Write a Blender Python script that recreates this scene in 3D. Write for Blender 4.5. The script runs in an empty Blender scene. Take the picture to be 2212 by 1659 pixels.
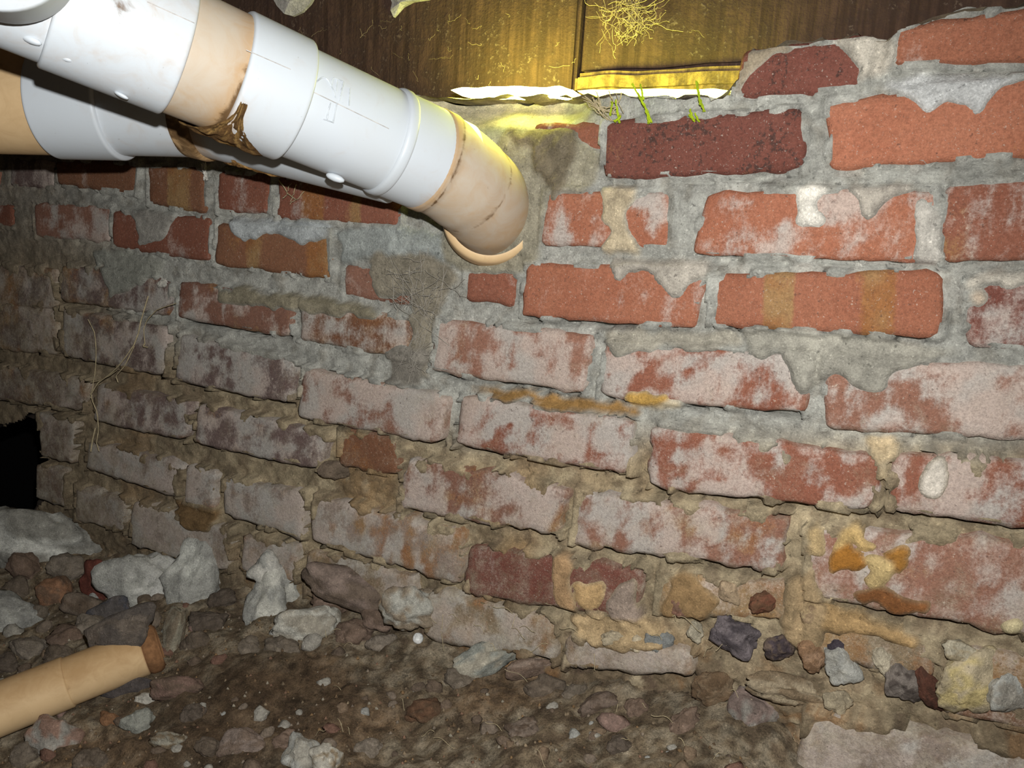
import bpy, bmesh, math, random
import numpy as np
from mathutils import Matrix, Vector

random.seed(7)
rng = np.random.default_rng(7)

# ------------------------------------------------------------------ camera
F = 1750.0                       # focal length in pixels of the 2212 x 1659 frame
CX, CY = 1106.0, 829.5
D = 0.753                        # camera to wall face
r_ = np.array([.880, -.137, .454]); r_ /= np.linalg.norm(r_)
u_ = np.array([.06, 1., .185]); u_ -= r_ * (u_ @ r_); u_ /= np.linalg.norm(u_)
n_ = np.cross(u_, r_)
M = np.array([r_, n_, u_])       # camera axes -> world (X along wall, Y into wall, Z up)
CAM = np.array([0., -D, 0.])
sc = bpy.context.scene
col = sc.collection

cam = bpy.data.cameras.new('camera')
cam.sensor_width = 36.0
cam.lens = 36.0 * F / 2212.0
cam.clip_start = 0.02
camo = bpy.data.objects.new('camera', cam)
mw = Matrix.Identity(4)
for i in range(3):
    for j in range(3):
        mw[i][j] = M[i][j]
    mw[i][3] = CAM[i]
camo.matrix_world = mw
col.objects.link(camo)
sc.camera = camo

# ------------------------------------------------------------------ world, flash, exposure
sc.view_settings.view_transform = 'Standard'
sc.view_settings.look = 'None'
sc.view_settings.gamma = 1.0
sc.view_settings.use_curve_mapping = False
sc.view_settings.exposure = 0.0
w = bpy.data.worlds.new('world'); sc.world = w
w.use_nodes = True
w.node_tree.nodes['Background'].inputs[0].default_value = (1.0, 0.97, 0.93, 1)
w.node_tree.nodes['Background'].inputs[1].default_value = 0.006

def cam_pt(x, y, z):
    return CAM + M @ np.array([x, y, z])

fl = bpy.data.lights.new('camera_flash', 'SPOT')
fl.energy = 36.5
fl.color = (1.0, 0.998, 0.97)
fl.spot_size = math.radians(150)
fl.spot_blend = 0.7
fl.shadow_soft_size = 0.006
flo = bpy.data.objects.new('camera_flash', fl)
flo.location = cam_pt(0.012, 0.058, 0.0)
aim = cam_pt(-0.30, -0.06, -0.8) - np.array(flo.location)
flo.rotation_euler = Vector(aim).to_track_quat('-Z', 'Y').to_euler()
col.objects.link(flo)

# ------------------------------------------------------------------ helpers
def ray(px, py):
    return M @ np.array([(px - CX) / F, -(py - CY) / F, -1.0])

def at_z(px, py, z):             # point at camera depth z
    return CAM + ray(px, py) * z

def on_y(px, py, y=0.0):         # point on the plane Y = y
    d = ray(px, py)
    return CAM + d * ((y + D) / d[1])

def project(P):
    P = np.asarray(P, float)
    c = (P - CAM) @ M
    return CX + F * c[..., 0] / -c[..., 2], CY - F * c[..., 1] / -c[..., 2]

def S(r, g, b):
    def f(c):
        c /= 255.0
        return c / 12.92 if c <= .04045 else ((c + .055) / 1.055) ** 2.4
    return np.array([f(r), f(g), f(b)])

def _hash(i, j, k):
    with np.errstate(over='ignore'):
        h = (i.astype(np.uint32) * np.uint32(374761393) + j.astype(np.uint32) * np.uint32(668265263)
             + k.astype(np.uint32) * np.uint32(2147483647 // 3))
        h = (h ^ (h >> np.uint32(13))) * np.uint32(1274126177)
        h = h ^ (h >> np.uint32(16))
    return h.astype(np.float64) / 4294967295.0

def vn(x, y, z=0.0):             # value noise 0..1
    x, y, z = np.broadcast_arrays(np.asarray(x, float), np.asarray(y, float), np.asarray(z, float))
    i, j, k = np.floor(x), np.floor(y), np.floor(z)
    a, b, c = x - i, y - j, z - k
    a, b, c = [t * t * (3 - 2 * t) for t in (a, b, c)]
    i, j, k = [t.astype(np.int64) for t in (i, j, k)]
    o = 0
    for di in (0, 1):
        for dj in (0, 1):
            for dk in (0, 1):
                o = o + _hash(i + di, j + dj, k + dk) * (a if di else 1 - a) * (b if dj else 1 - b) * (c if dk else 1 - c)
    return o

def fbm(x, y, z=0.0, n=4, g=.5):
    o, amp, tot = 0, 1.0, 0
    for q in range(n):
        f = 2.03 ** q
        o = o + amp * vn(np.asarray(x) * f + 17.3 * q, np.asarray(y) * f + 9.1 * q, np.asarray(z) * f + 4.7 * q)
        tot += amp; amp *= g
    return o / tot

def sstep(a, b, x):
    t = np.clip((x - a) / (b - a), 0, 1)
    return t * t * (3 - 2 * t)

def inpoly(px, py, poly):
    o = np.zeros(np.shape(px), bool)
    n = len(poly)
    for i in range(n):
        x0, y0 = poly[i]; x1, y1 = poly[(i + 1) % n]
        c = ((y0 > py) != (y1 > py)) & (px < (x1 - x0) * (py - y0) / ((y1 - y0) if y1 != y0 else 1e-9) + x0)
        o ^= c
    return o

def mk(name, verts, faces, mat, parent=None, attrs=None, smooth=True):
    verts = np.asarray(verts, np.float32).reshape(-1, 3)
    me = bpy.data.meshes.new(name)
    if isinstance(faces, np.ndarray):
        nf, k = faces.shape
        me.vertices.add(len(verts)); me.vertices.foreach_set('co', verts.ravel())
        me.loops.add(nf * k); me.loops.foreach_set('vertex_index', faces.astype(np.int32).ravel())
        me.polygons.add(nf); me.polygons.foreach_set('loop_start', np.arange(0, nf * k, k, dtype=np.int32))
        me.update(calc_edges=True); me.validate()
    else:
        me.from_pydata(verts.tolist(), [], faces)
    if smooth:
        me.polygons.foreach_set('use_smooth', np.ones(len(me.polygons), bool))
    for a, v in (attrs or {}).items():
        v = np.asarray(v, np.float32)
        if v.shape[1] == 3:
            v = np.hstack([v, np.ones((len(v), 1), np.float32)])
        at = me.attributes.new(a, 'FLOAT_COLOR', 'POINT')
        at.data.foreach_set('color', v.ravel())
    me.materials.append(mat)
    o = bpy.data.objects.new(name, me)
    col.objects.link(o)
    if parent is not None:
        o.parent = parent
        o.matrix_parent_inverse = Matrix.Translation(-Vector(parent.location)) if parent.type == 'EMPTY' else Matrix.Identity(4)
    return o

def tag(o, label=None, cat=None, group=None, kind=None):
    for k, v in (('label', label), ('category', cat), ('group', group), ('kind', kind)):
        if v: o[k] = v
    return o

def empty(name, loc):
    o = bpy.data.objects.new(name, None); o.location = Vector(loc); o.empty_display_size = .02
    col.objects.link(o)
    return o

def grid_faces(nu, nv, wrap=False):
    i, j = np.meshgrid(np.arange(nu if wrap else nu - 1), np.arange(nv - 1), indexing='ij')
    i = i.ravel(); j = j.ravel(); i2 = (i + 1) % nu
    return np.stack([i * nv + j, i2 * nv + j, i2 * nv + j + 1, i * nv + j + 1], 1)

# ------------------------------------------------------------------ materials
def new_mat(name):
    m = bpy.data.materials.new(name); m.use_nodes = True
    nt = m.node_tree
    b = nt.nodes['Principled BSDF']
    return m, nt, b

def N(nt, t, **kw):
    n = nt.nodes.new(t)
    for k, v in kw.items():
        if k in n.inputs.keys(): n.inputs[k].default_value = v
        else: setattr(n, k, v)
    return n

def mixc(nt, fac, a, b, blend='MIX'):
    n = nt.nodes.new('ShaderNodeMix'); n.data_type = 'RGBA'; n.blend_type = blend
    for s, v in ((0, fac), (6, a), (7, b)):
        if hasattr(v, 'links') or isinstance(v, bpy.types.NodeSocket): nt.links.new(v, n.inputs[s])
        elif s == 0: n.inputs[0].default_value = v
        else: n.inputs[s].default_value = (*v, 1) if len(v) == 3 else v
    return n.outputs[2]

def ramp(nt, src, a, b, lo=0., hi=1.):
    n = nt.nodes.new('ShaderNodeMapRange'); n.interpolation_type = 'SMOOTHSTEP'
    nt.links.new(src, n.inputs[0])
    n.inputs[1].default_value = a; n.inputs[2].default_value = b
    n.inputs[3].default_value = lo; n.inputs[4].default_value = hi
    return n.outputs[0]

def noise(nt, scale, detail=4, rough=.6, dist=0., vec=None):
    n = N(nt, 'ShaderNodeTexNoise', Scale=scale, Detail=detail, Roughness=rough, Distortion=dist)
    if vec is not None: nt.links.new(vec, n.inputs['Vector'])
    return n.outputs[0]

def math_n(nt, op, a, b):
    n = nt.nodes.new('ShaderNodeMath'); n.operation = op
    for i, v in ((0, a), (1, b)):
        if isinstance(v, bpy.types.NodeSocket): nt.links.new(v, n.inputs[i])
        else: n.inputs[i].default_value = v
    return n.outputs[0]

def bump(nt, b, src, strength, dist):
    n = nt.nodes.new('ShaderNodeBump'); n.inputs['Strength'].default_value = strength
    n.inputs['Distance'].default_value = dist
    nt.links.new(src, n.inputs['Height']); nt.links.new(n.outputs[0], b.inputs['Normal'])

def coords(nt):
    return nt.nodes.new('ShaderNodeTexCoord').outputs['Object']

# mineral: mortar, stones, earth; colour from the 'Col' attribute with grain
def mineral(name, grain=.55, bstr=.6):
    m, nt, b = new_mat(name)
    a = N(nt, 'ShaderNodeAttribute', attribute_name='Col')
    c = coords(nt)
    n1 = noise(nt, 70, 6, .7, .3, c); n2 = noise(nt, 520, 5, .8, 0, c); n3 = noise(nt, 22, 5, .65, .6, c)
    v = math_n(nt, 'ADD', math_n(nt, 'MULTIPLY', n1, .5), math_n(nt, 'MULTIPLY', n2, .5))
    f = ramp(nt, v, .36, .64, 1 - grain, 1 + grain * .75)
    f2 = ramp(nt, n3, .3, .7, .78, 1.15)
    c1 = mixc(nt, 1., a.outputs[0], mixc(nt, 0., (1, 1, 1), (1, 1, 1)), 'MULTIPLY')
    vm = nt.nodes.new('ShaderNodeVectorMath'); vm.operation = 'SCALE'
    nt.links.new(c1, vm.inputs[0]); nt.links.new(math_n(nt, 'MULTIPLY', f, f2), vm.inputs['Scale'])
    sp1 = noise(nt, 330, 3, .65, 0, c); sp2 = noise(nt, 170, 4, .7, .4, c)
    sc_ = nt.nodes.new('ShaderNodeVectorMath'); sc_.operation = 'SCALE'; sc_.inputs['Scale'].default_value = 1.55
    nt.links.new(vm.outputs[0], sc_.inputs[0])
    sd_ = nt.nodes.new('ShaderNodeVectorMath'); sd_.operation = 'SCALE'; sd_.inputs['Scale'].default_value = .42
    nt.links.new(vm.outputs[0], sd_.inputs[0])
    k1 = mixc(nt, ramp(nt, sp1, .60, .68, 0, .8), vm.outputs[0], sc_.outputs[0])
    k2 = mixc(nt, ramp(nt, sp2, .38, .30, 0, .85), k1, sd_.outputs[0])
    nt.links.new(k2, b.inputs['Base Color'])
    v = math_n(nt, 'ADD', v, math_n(nt, 'MULTIPLY', sp2, .5))
    b.inputs['Roughness'].default_value = .95
    b.inputs['Specular IOR Level'].default_value = .15
    bump(nt, b, v, bstr, .004)
    return m

M_MORTAR = mineral('mortar', .36, .8)
M_EARTH = mineral('earth', .6, 1.0)
M_STONE = mineral('stone', .36, .9)

def brick_mat():
    m, nt, b = new_mat('brick')
    oi = nt.nodes.new('ShaderNodeObjectInfo')
    a = N(nt, 'ShaderNodeAttribute', attribute_name='mask')
    sep = nt.nodes.new('ShaderNodeSeparateColor'); nt.links.new(a.outputs[0], sep.inputs[0])
    c = coords(nt)
    nf = noise(nt, 300, 5, .75, 0, c); nm = noise(nt, 60, 6, .7, .4, c); nl = noise(nt, 14, 3, .6, 0, c)
    mp = N(nt, 'ShaderNodeMapping'); mp.inputs['Scale'].default_value = (1.0, 1.0, .33)
    nt.links.new(c, mp.inputs[0])
    ns = noise(nt, 90, 5, .7, .3, mp.outputs[0])
    base = mixc(nt, ramp(nt, nl, .35, .65, 0, .5), oi.outputs['Color'], mixc(nt, 1., oi.outputs['Color'], (.80, .70, .66), 'MULTIPLY'))
    base = mixc(nt, ramp(nt, nm, .3, .7, 0, .35), base, mixc(nt, 1., oi.outputs['Color'], (1.1, 1.2, 1.2), 'MULTIPLY'))
    mixn = math_n(nt, 'ADD', math_n(nt, 'MULTIPLY', nf, .45), math_n(nt, 'MULTIPLY', ns, .55))
    def msk(ch, soft, amt, nz=mixn):
        s = math_n(nt, 'ADD', sep.outputs[ch], math_n(nt, 'MULTIPLY', math_n(nt, 'SUBTRACT', nz, .5), 1.5))
        return ramp(nt, s, .5 - soft, .5 + soft, 0, amt)
    tan = mixc(nt, msk(1, .22, .9), base, mixc(nt, ramp(nt, nl, .4, .6, 0, 1), S(146, 116, 78), S(138, 92, 54)))
    whi = mixc(nt, msk(0, .26, .8), tan, mixc(nt, ramp(nt, nl, .42, .58, 0, 1), S(180, 166, 156), S(172, 168, 161)))
    nsp = noise(nt, 210, 3, .7, .2, c)
    drk = mixc(nt, msk(2, .10, .8, nsp), whi, S(62, 48, 44))
    nd = noise(nt, 34, 7, .78, .5, c); nd2 = noise(nt, 700, 3, .8, 0, c)
    sd_ = math_n(nt, 'ADD', a.outputs['Alpha'], math_n(nt, 'MULTIPLY', math_n(nt, 'SUBTRACT', math_n(nt, 'ADD', math_n(nt, 'MULTIPLY', nd, .7), math_n(nt, 'MULTIPLY', nd2, .3)), .5), 1.5))
    dcol = mixc(nt, ramp(nt, nm, .35, .65, 0, 1), S(118, 102, 82), S(160, 150, 132))
    drk = mixc(nt, ramp(nt, sd_, .26, .74, 0, .85), drk, dcol)
    pit = noise(nt, 260, 2, .6, 0, c)
    p2 = noise(nt, 480, 3, .7, 0, c)
    drk = mixc(nt, ramp(nt, p2, .62, .70, 0, .5), drk, S(190, 180, 168))
    drk = mixc(nt, ramp(nt, p2, .36, .30, 0, .5), drk, S(84, 68, 60))
    drk = mixc(nt, ramp(nt, pit, .66, .74, 0, .55), drk, S(74, 60, 54))
    drk = mixc(nt, ramp(nt, pit, .30, .25, 0, .45), drk, S(196, 184, 168))
    g = ramp(nt, math_n(nt, 'ADD', math_n(nt, 'MULTIPLY', nf, .5), math_n(nt, 'MULTIPLY', nd2, .5)), .36, .64, .74, 1.2)
    vm = nt.nodes.new('ShaderNodeVectorMath'); vm.operation = 'SCALE'
    nt.links.new(drk, vm.inputs[0]); nt.links.new(g, vm.inputs['Scale'])
    nt.links.new(vm.outputs[0], b.inputs['Base Color'])
    b.inputs['Roughness'].default_value = .92
    b.inputs['Specular IOR Level'].default_value = .2
    bump(nt, b, math_n(nt, 'ADD', mixn, nd2), .5, .0025)
    return m
M_BRICK = brick_mat()

def pvc_mat(name, colr, rough=.38):
    m, nt, b = new_mat(name)
    a = N(nt, 'ShaderNodeAttribute', attribute_name='stain')
    sep = nt.nodes.new('ShaderNodeSeparateColor'); nt.links.new(a.outputs[0], sep.inputs[0])
    c = coords(nt)
    n1 = noise(nt, 45, 6, .65, 1.0, c); n2 = noise(nt, 260, 4, .7, 0, c); n3 = noise(nt, 9, 3, .6, .5, c)
    def msk(ch, soft, amt, k):
        s = math_n(nt, 'ADD', sep.outputs[ch], math_n(nt, 'MULTIPLY', math_n(nt, 'SUBTRACT', n1, .5), k))
        return ramp(nt, s, .5 - soft, .5 + soft, 0, amt)
    c0 = mixc(nt, ramp(nt, n3, .45, .7, 0, .25), colr, tuple(np.array(colr) * np.array([.93, .9, .84])))
    c1 = mixc(nt, msk(0, .45, .95, .9), c0, S(168, 134, 92))          # tan staining
    c2 = mixc(nt, msk(1, .2, .95, 1.4), c1, S(88, 64, 36))            # dark brown grime
    sp = ramp(nt, n2, .69, .74, 0, 1)
    c3 = mixc(nt, math_n(nt, 'MULTIPLY', sp, .5), c2, S(90, 82, 72))  # fly specks
    nt.links.new(c3, b.inputs['Base Color'])
    r = ramp(nt, sep.outputs[0], 0, .6, rough, .8)
    nt.links.new(r, b.inputs['Roughness'])
    b.inputs['Specular IOR Level'].default_value = .35
    bump(nt, b, n2, .06, .001)
    return m
M_PVC = pvc_mat('white_pvc', tuple(S(188, 194, 200)))
M_PVC_CREAM = pvc_mat('aged_pvc', tuple(S(176, 165, 150)), .5)
M_TANPIPE = pvc_mat('tan_pipe', tuple(S(206, 176, 134)), .45)

def plain(name, c, rough=.9, emit=None, estr=0):
    m, nt, b = new_mat(name)
    co = coords(nt)
    n1 = noise(nt, 120, 4, .7, 0, co)
    nt.links.new(mixc(nt, ramp(nt, n1, .3, .7, 0, 1), tuple(np.array(c) * .7), tuple(np.clip(np.array(c) * 1.2, 0, 1))), b.inputs['Base Color'])
    b.inputs['Roughness'].default_value = rough
    b.inputs['Specular IOR Level'].default_value = .2
    if emit is not None:
        b.inputs['Emission Color'].default_value = (*emit, 1)
        b.inputs['Emission Strength'].default_value = estr
    return m

def wood_mat(name, c):
    m, nt, b = new_mat(name)
    co = coords(nt)
    mp = N(nt, 'ShaderNodeMapping'); mp.inputs['Scale'].default_value = (1, 1, .06); nt.links.new(co, mp.inputs[0])
    g = noise(nt, 130, 5, .6, .3, mp.outputs[0])
    n2 = noise(nt, 40, 6, .7, .5, co); n3 = noise(nt, 230, 3, .7, 0, co)
    c0 = mixc(nt, ramp(nt, g, .35, .65, 0, 1), tuple(np.array(c) * .65), tuple(np.array(c) * 1.3))
    c1 = mixc(nt, ramp(nt, n2, .38, .62, 0, .8), c0, tuple(S(58, 44, 38)))
    c2 = mixc(nt, ramp(nt, math_n(nt, 'MULTIPLY', n3, n2), .31, .42, 0, .5), c1, S(120, 102, 88))
    nt.links.new(c2, b.inputs['Base Color'])
    b.inputs['Roughness'].default_value = .9
    b.inputs['Specular IOR Level'].default_value = .15
    bump(nt, b, math_n(nt, 'ADD', g, n3), .5, .003)
    return m
M_WOOD = wood_mat('old_timber', S(70, 52, 42))
M_WOOD2 = wood_mat('sill_timber', S(120, 96, 62))

# ------------------------------------------------------------------ bricks: corner pixels TL TR BR BL on the wall face
OR = S(182, 92, 60); RD = S(150, 74, 52); DR = S(122, 56, 46); PK = S(158, 92, 74); PU = S(118, 84, 84); BR = S(140, 78, 48); TN = S(150, 112, 84)
LV = S(160, 126, 120)
B = []
def bk(q, c, wh=.1, tn=.0, dk=.0, pr=.003, **o):
    B.append((np.array(q, float).reshape(4, 2), c, wh, tn, dk, pr, o))
# top course
bk((1600,116, 1885,76, 1868,196, 1588,211), DR*1.25, .05, 0, .42, .004, spots=1)
bk((1938,62, 2440,-18, 2440,125, 1920,144), OR*.95, .1, .18, .1, .005)
# second course
bk((1150,262, 1305,268, 1305,325, 1150,330), RD*1.1, .1, .1, .2, -.003)
bk((1308,262, 1742,236, 1737,369, 1304,386), DR*1.15, .02, 0, .46, .007, spots=1)
bk((1783,220, 2300,160, 2300,332, 1796,367), OR*1.05, .0, 0, .0, .004)
# third course
bk((20,340, 118,348, 118,405, 20,402), PU, .5, .1, .1, .0)
bk((125,346, 305,350, 297,421, 130,398), BR*.95, .1, 0, .0, .004)
bk((318,356, 446,364, 446,462, 320,440), BR*1.05, .1, .1, .0, .002, bands=[(.35,.75)])
bk((472,368, 592,376, 582,463, 470,458), RD, .25, 0, .0, .003)
bk((600,380, 868,400, 866,492, 597,472), RD*1.02, .12, .05, .0, .003, bands=[(.22,.42),(.62,.72)])
bk((1180,410, 1458,416, 1452,540, 1172,530), OR*.93, .38, .0, .05, .002)
bk((1532,412, 2030,408, 2034,566, 1494,552), OR*.97, .36, .0, .02, .005)
bk((2040,398, 2520,360, 2520,552, 2034,568), RD*1.12, .26, .1, .12, .004)
# fourth course
bk((-140,430, 27,440, 27,492, -140,490), RD*.8, .15, 0, .1, .0)
bk((72,436, 240,446, 236,524, 76,512), PK*.9, .45, .1, .15, .0)
bk((245,454, 458,470, 455,566, 243,532), RD*.95, .15, 0, .05, .003)
bk((472,480, 719,500, 716,603, 467,572), BR*1.15, .1, .12, .0, .004, bands=[(.3,.42),(.8,1.)])
bk((740,570, 890,584, 890,662, 740,640), PK*.85, .35, .2, .1, -.002)
bk((1005,580, 1114,582, 1110,664, 1003,648), RD*1.15, .1, 0, .0, .001)
bk((1142,570, 1533,578, 1500,710, 1128,682), OR*.92, .24, 0, .0, .005)
bk((1541,592, 2042,584, 2034,729, 1537,702), OR*.9, .03, 0, .0, .012, bands=[(.25,.40),(.655,.82)])
bk((2088,604, 2500,590, 2500,770, 2086,747), DR*1.15, .3, 0, .1, .004)
# fifth course
bk((-160,560, 118,580, 118,668, -160,650), PU*.8, .4, .5, .2, .0)
bk((138,570, 372,604, 370,684, 134,650), PU*.9, .45, .3, .15, .004)
bk((392,604, 640,645, 632,728, 388,686), PK*.8, .5, .3, .05, .005)
bk((655,650, 925,690, 912,780, 650,735), BR*.95, .4, .3, .0, .004)
bk((950,688, 1288,722, 1270,850, 932,800), PK, .62, .0, .0, .007)
bk((1312,738, 1756,764, 1744,893, 1298,856), RD*1.12, .52, .05, .0, .006)
bk((1782,776, 2370,790, 2370,960, 1786,925), PK, .56, .1, .08, .004)
# sixth course
bk((-160,640, 118,668, 122,768, -160,740), PU*.75, .4, .5, .2, .0)
bk((140,664, 372,708, 362,812, 134,768), PU*.95, .5, .2, .1, .006)
bk((398,720, 648,778, 633,870, 386,822), PU*1.05, .55, .15, .0, .009)
bk((668,792, 978,853, 962,956, 650,900), PK*.88, .6, .05, .0, .010)
bk((1006,850, 1376,904, 1366,1022, 990,960), RD*1.08, .60, .05, .0, .010)
bk((1412,912, 1908,982, 1890,1102, 1404,1048), RD*1.12, .52, .12, .0, .009)
bk((1926,972, 2480,1010, 2480,1172, 1926,1097), RD*1.05, .52, .12, .0, .008)
# seventh course
bk((-120,770, 192,818, 186,888, -120,848), PU*.9, .45, .3, .1, .006)
bk((222,826, 424,868, 408,950, 212,908), PU*1.05, .5, .2, .05, .008)
bk((438,868, 716,934, 696,1012, 428,956), PU*1.08, .56, .25, .0, .009)
bk((738,920, 868,948, 862,1026, 734,1006), BR*1.0, .12, .2, .0, .004)
bk((882,984, 1234,1050, 1214,1156, 866,1097), PK*.88, .6, .3, .0, .006)
bk((1250,1056, 1706,1114, 1692,1236, 1240,1172), PK*1.02, .55, .28, .0, .007)
bk((1740,1128, 2500,1192, 2500,1424, 1746,1284), PK*1.02, .45, .3, .0, .006)
# eighth course
bk((88,888, 172,908, 160,1000, 96,985), PU, .5, .1, .1, .006)
bk((196,950, 400,1000, 388,1074, 192,1012), LV*.9, .75, .2, .05, .006)
bk((404,1002, 468,1018, 462,1104, 400,1086), LV*.9, .6, .4, .0, .003)
bk((488,1030, 668,1062, 658,1164, 488,1110), LV*.95, .75, .2, .0, .006)
bk((690,1066, 1006,1146, 996,1258, 676,1168), LV, .66, .45, .0, .008)
bk((1020,1174, 1398,1226, 1372,1334, 1010,1282), DR*1.15, .08, .1, .0, .006)
bk((1424,1232, 1722,1262, 1712,1345, 1418,1322), TN*.9, .3, .6, .1, .002)
bk((1746,1318, 2028,1376, 2020,1470, 1740,1410), TN*.85, .3, .62, .25, .002)
bk((2048,1390, 2420,1460, 2420,1590, 2040,1500), BR*.9, .3, .62, .2, .002)
# ninth course
bk((84,1000, 150,1016, 146,1094, 84,1076), PU*1.1, .55, .2, .1, .006)
bk((168,1046, 276,1076, 272,1150, 166,1122), LV*.85, .6, .3, .0, .004)
bk((296,1076, 506,1140, 500,1236, 290,1176), LV*.95, .8, .2, .0, .008)
bk((530,1150, 646,1178, 640,1260, 526,1232), LV, .6, .4, .0, .004)
bk((662,1186, 900,1240, 896,1330, 660,1290), TN*.9, .45, .5, .1, .002)
bk((930,1272, 1206,1328, 1202,1430, 926,1372), TN*.95, .55, .45, .0, .006)
bk((1226,1368, 1500,1398, 1500,1456, 1222,1440), LV*.9, .6, .4, .05, .006)
# bottom course
bk((1746,1528, 2360,1640, 2360,1800, 1712,1690), LV*.98, .66, .15, .1, .012)
bk((2030,1500, 2480,1590, 2480,1625, 2036,1540), BR*.9, .4, .5, .2, .003)
# beyond the frame
for q in ((-420,440,-160,438,-160,492,-420,500), (-420,345,-180,342,-180,402,-420,405), (-160,336,0,338,0,402,-160,402), (-420,540,-180,558,-180,645,-420,620),
          (-420,640,-180,660,-180,740,-420,705), (-420,740,-140,770,-140,845,-420,800),
          (2330,800,2760,810,2760,1000,2390,962), (2460,-20,2760,-60,2760,110,2460,124), (2320,158,2760,120,2760,310,2320,330),
          (2540,358,2760,340,2760,560,2540,552), (2520,590,2760,590,2760,790,2520,775), (2500,1010,2760,1030,2760,1230,2500,1174)):
    bk(q, PK * .9, .4, .15, .1, .003)

def soft(c, k=.27):
    L = c @ np.array([.25, .65, .1]); return (c + (L - c) * k)
B = [(b[0], soft(b[1]) * np.array([.85, 1.0, .90]), *b[2:]) for b in B]
def q3(q, grow=0.0):
    P = np.array([on_y(x, y)[[0, 2]] for x, y in q])
    return P

brick_w = [q3(b[0]) for b in B]
# the courses go on to both sides of the picture
def more(side):
    for i in range(len(B)):
        q = brick_w[i]
        e0, e1 = (q[1], q[2]) if side > 0 else (q[0], q[3])
        if (e0[0] < .08) if side > 0 else (e0[0] > -1.2): continue
        zc = (e0[1] + e1[1]) / 2
        taken = [(k[[0, 3], 0].mean() if side > 0 else k[[1, 2], 0].mean()) for k in brick_w if abs(k[:, 1].mean() - zc) < .05]
        if any(0 < (t - e0[0]) * side < .2 for t in taken): continue
        x, zt, zb2 = e0[0] + .011 * side, e0[1], e1[1]
        while abs(x + .22 * side) < (.95 if side > 0 else 1.96):
            a, b_ = (x, x + .213) if side > 0 else (x - .213, x)
            j = [random.uniform(-.003, .003) for _ in range(4)]
            nq = np.array([[a, zt + j[0]], [b_, zt + j[1]], [b_, zb2 + j[2]], [a, zb2 + j[3]]])
            P4 = np.array([[v[0], 0, v[1]] for v in nq]); gx, gy = project(P4)
            if gx.max() > -230 and gx.min() < 90 and gy.max() > 915 and gy.min() < 1185:     # the hole in the wall
                x += .224 * side
                continue
            brick_w.append(nq)
            B.append((np.stack([gx, gy], 1), soft(random.choice([PK, RD, PU, BR])) * np.array([.85, 1, .9]), .45, .15, .1, .004, {}))
            x += .224 * side
more(1); more(-1)

# ------------------------------------------------------------------ mortar wall: a relief with colour per point
X0, X1, Z0, Z1, STEP = -2.0, .96, -.70, .40, .0029
NX, NZ = int((X1 - X0) / STEP) + 1, int((Z1 - Z0) / STEP) + 1
GX, GZ = np.meshgrid(np.linspace(X0, X1, NX), np.linspace(Z0, Z1, NZ), indexing='ij')
P0 = np.stack([GX, np.zeros_like(GX), GZ], -1)
PX, PY = project(P0)
behind = ((P0 - CAM) @ M)[..., 2] > -.05
PX[behind] = -9e4

lower = sstep(-40, 90, PY - (600 + .30 * np.clip(PX, -300, 1000) - .0 + .02 * PX) )       # 0 grey repointing above, 1 old lime mortar below
lower = np.maximum(lower, sstep(330, 120, PX) * sstep(420, 640, PY))
bottom = sstep(-40, 220, PY - (1040 + .20 * PX))
h = -.0022 + .0030 * (fbm(GX * 40, GZ * 40, 1.3) - .5) * 2 + .0016 * (fbm(GX * 190, GZ * 190, 2.2, 3) - .5) * 2
h += lower * (-.0055 + .004 * (fbm(GX * 60, GZ * 90, 4.1) - .5) * 2)
h += bottom * (.020 * (fbm(GX * 38, GZ * 44, 6.1, 5) - .40) + .013 * (fbm(GX * 130, GZ * 130, 3.1, 4) - .5))
nz = fbm(GX * 26, GZ * 26, 8.8, 4); nz2 = fbm(GX * 90, GZ * 90, 3.3, 4); nz3 = fbm(GX * 10, GZ * 10, 5.3, 3)
GREY, LIME, DIRT, PALE, DARKG = S(165, 164, 156), S(162, 147, 120), S(114, 98, 78), S(200, 196, 188), S(128, 122, 110)
C = GREY[None, None] * (.8 + .4 * nz[..., None])
C = C + (DARKG - C) * (sstep(.5, .72, nz2) * .5)[..., None]
lc = LIME[None, None] * (.72 + .56 * nz[..., None]); lc = lc + (S(150, 112, 66) - lc) * (sstep(.55, .7, nz3) * .5)[..., None]
lc = lc + (DIRT - lc) * (sstep(.48, .62, nz2) * .6)[..., None]
C = C + (lc - C) * lower[..., None]
dc = DIRT[None, None] * (.75 + .5 * nz2[..., None]); dc = dc + (S(176, 152, 122) - dc) * (sstep(.55, .7, nz) * .6)[..., None]
C = C + (dc - C) * (bottom * sstep(.3, .55, nz3 + .12))[..., None]
nz4 = fbm(GX * 55, GZ * 55, 12.4, 5); nz5 = fbm(GX * 75, GZ * 75, 22.4, 4)
C = C + (S(140, 98, 58) - C) * (bottom * sstep(.56, .68, nz4) * .6)[..., None]
C = C + (S(84, 68, 58) - C) * (np.maximum(bottom, lower * .5) * sstep(.42, .30, nz4) * .75)[..., None]
C = C + (S(196, 180, 150) - C) * (np.maximum(bottom, lower * .5) * sstep(.60, .70, nz5) * .7)[..., None]
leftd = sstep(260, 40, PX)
C = C + (S(112, 98, 80) * (.7 + .6 * nz2[..., None]) - C) * (np.maximum(leftd * .65, .5 * sstep(700, 250, PX) * lower))[..., None]

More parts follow.
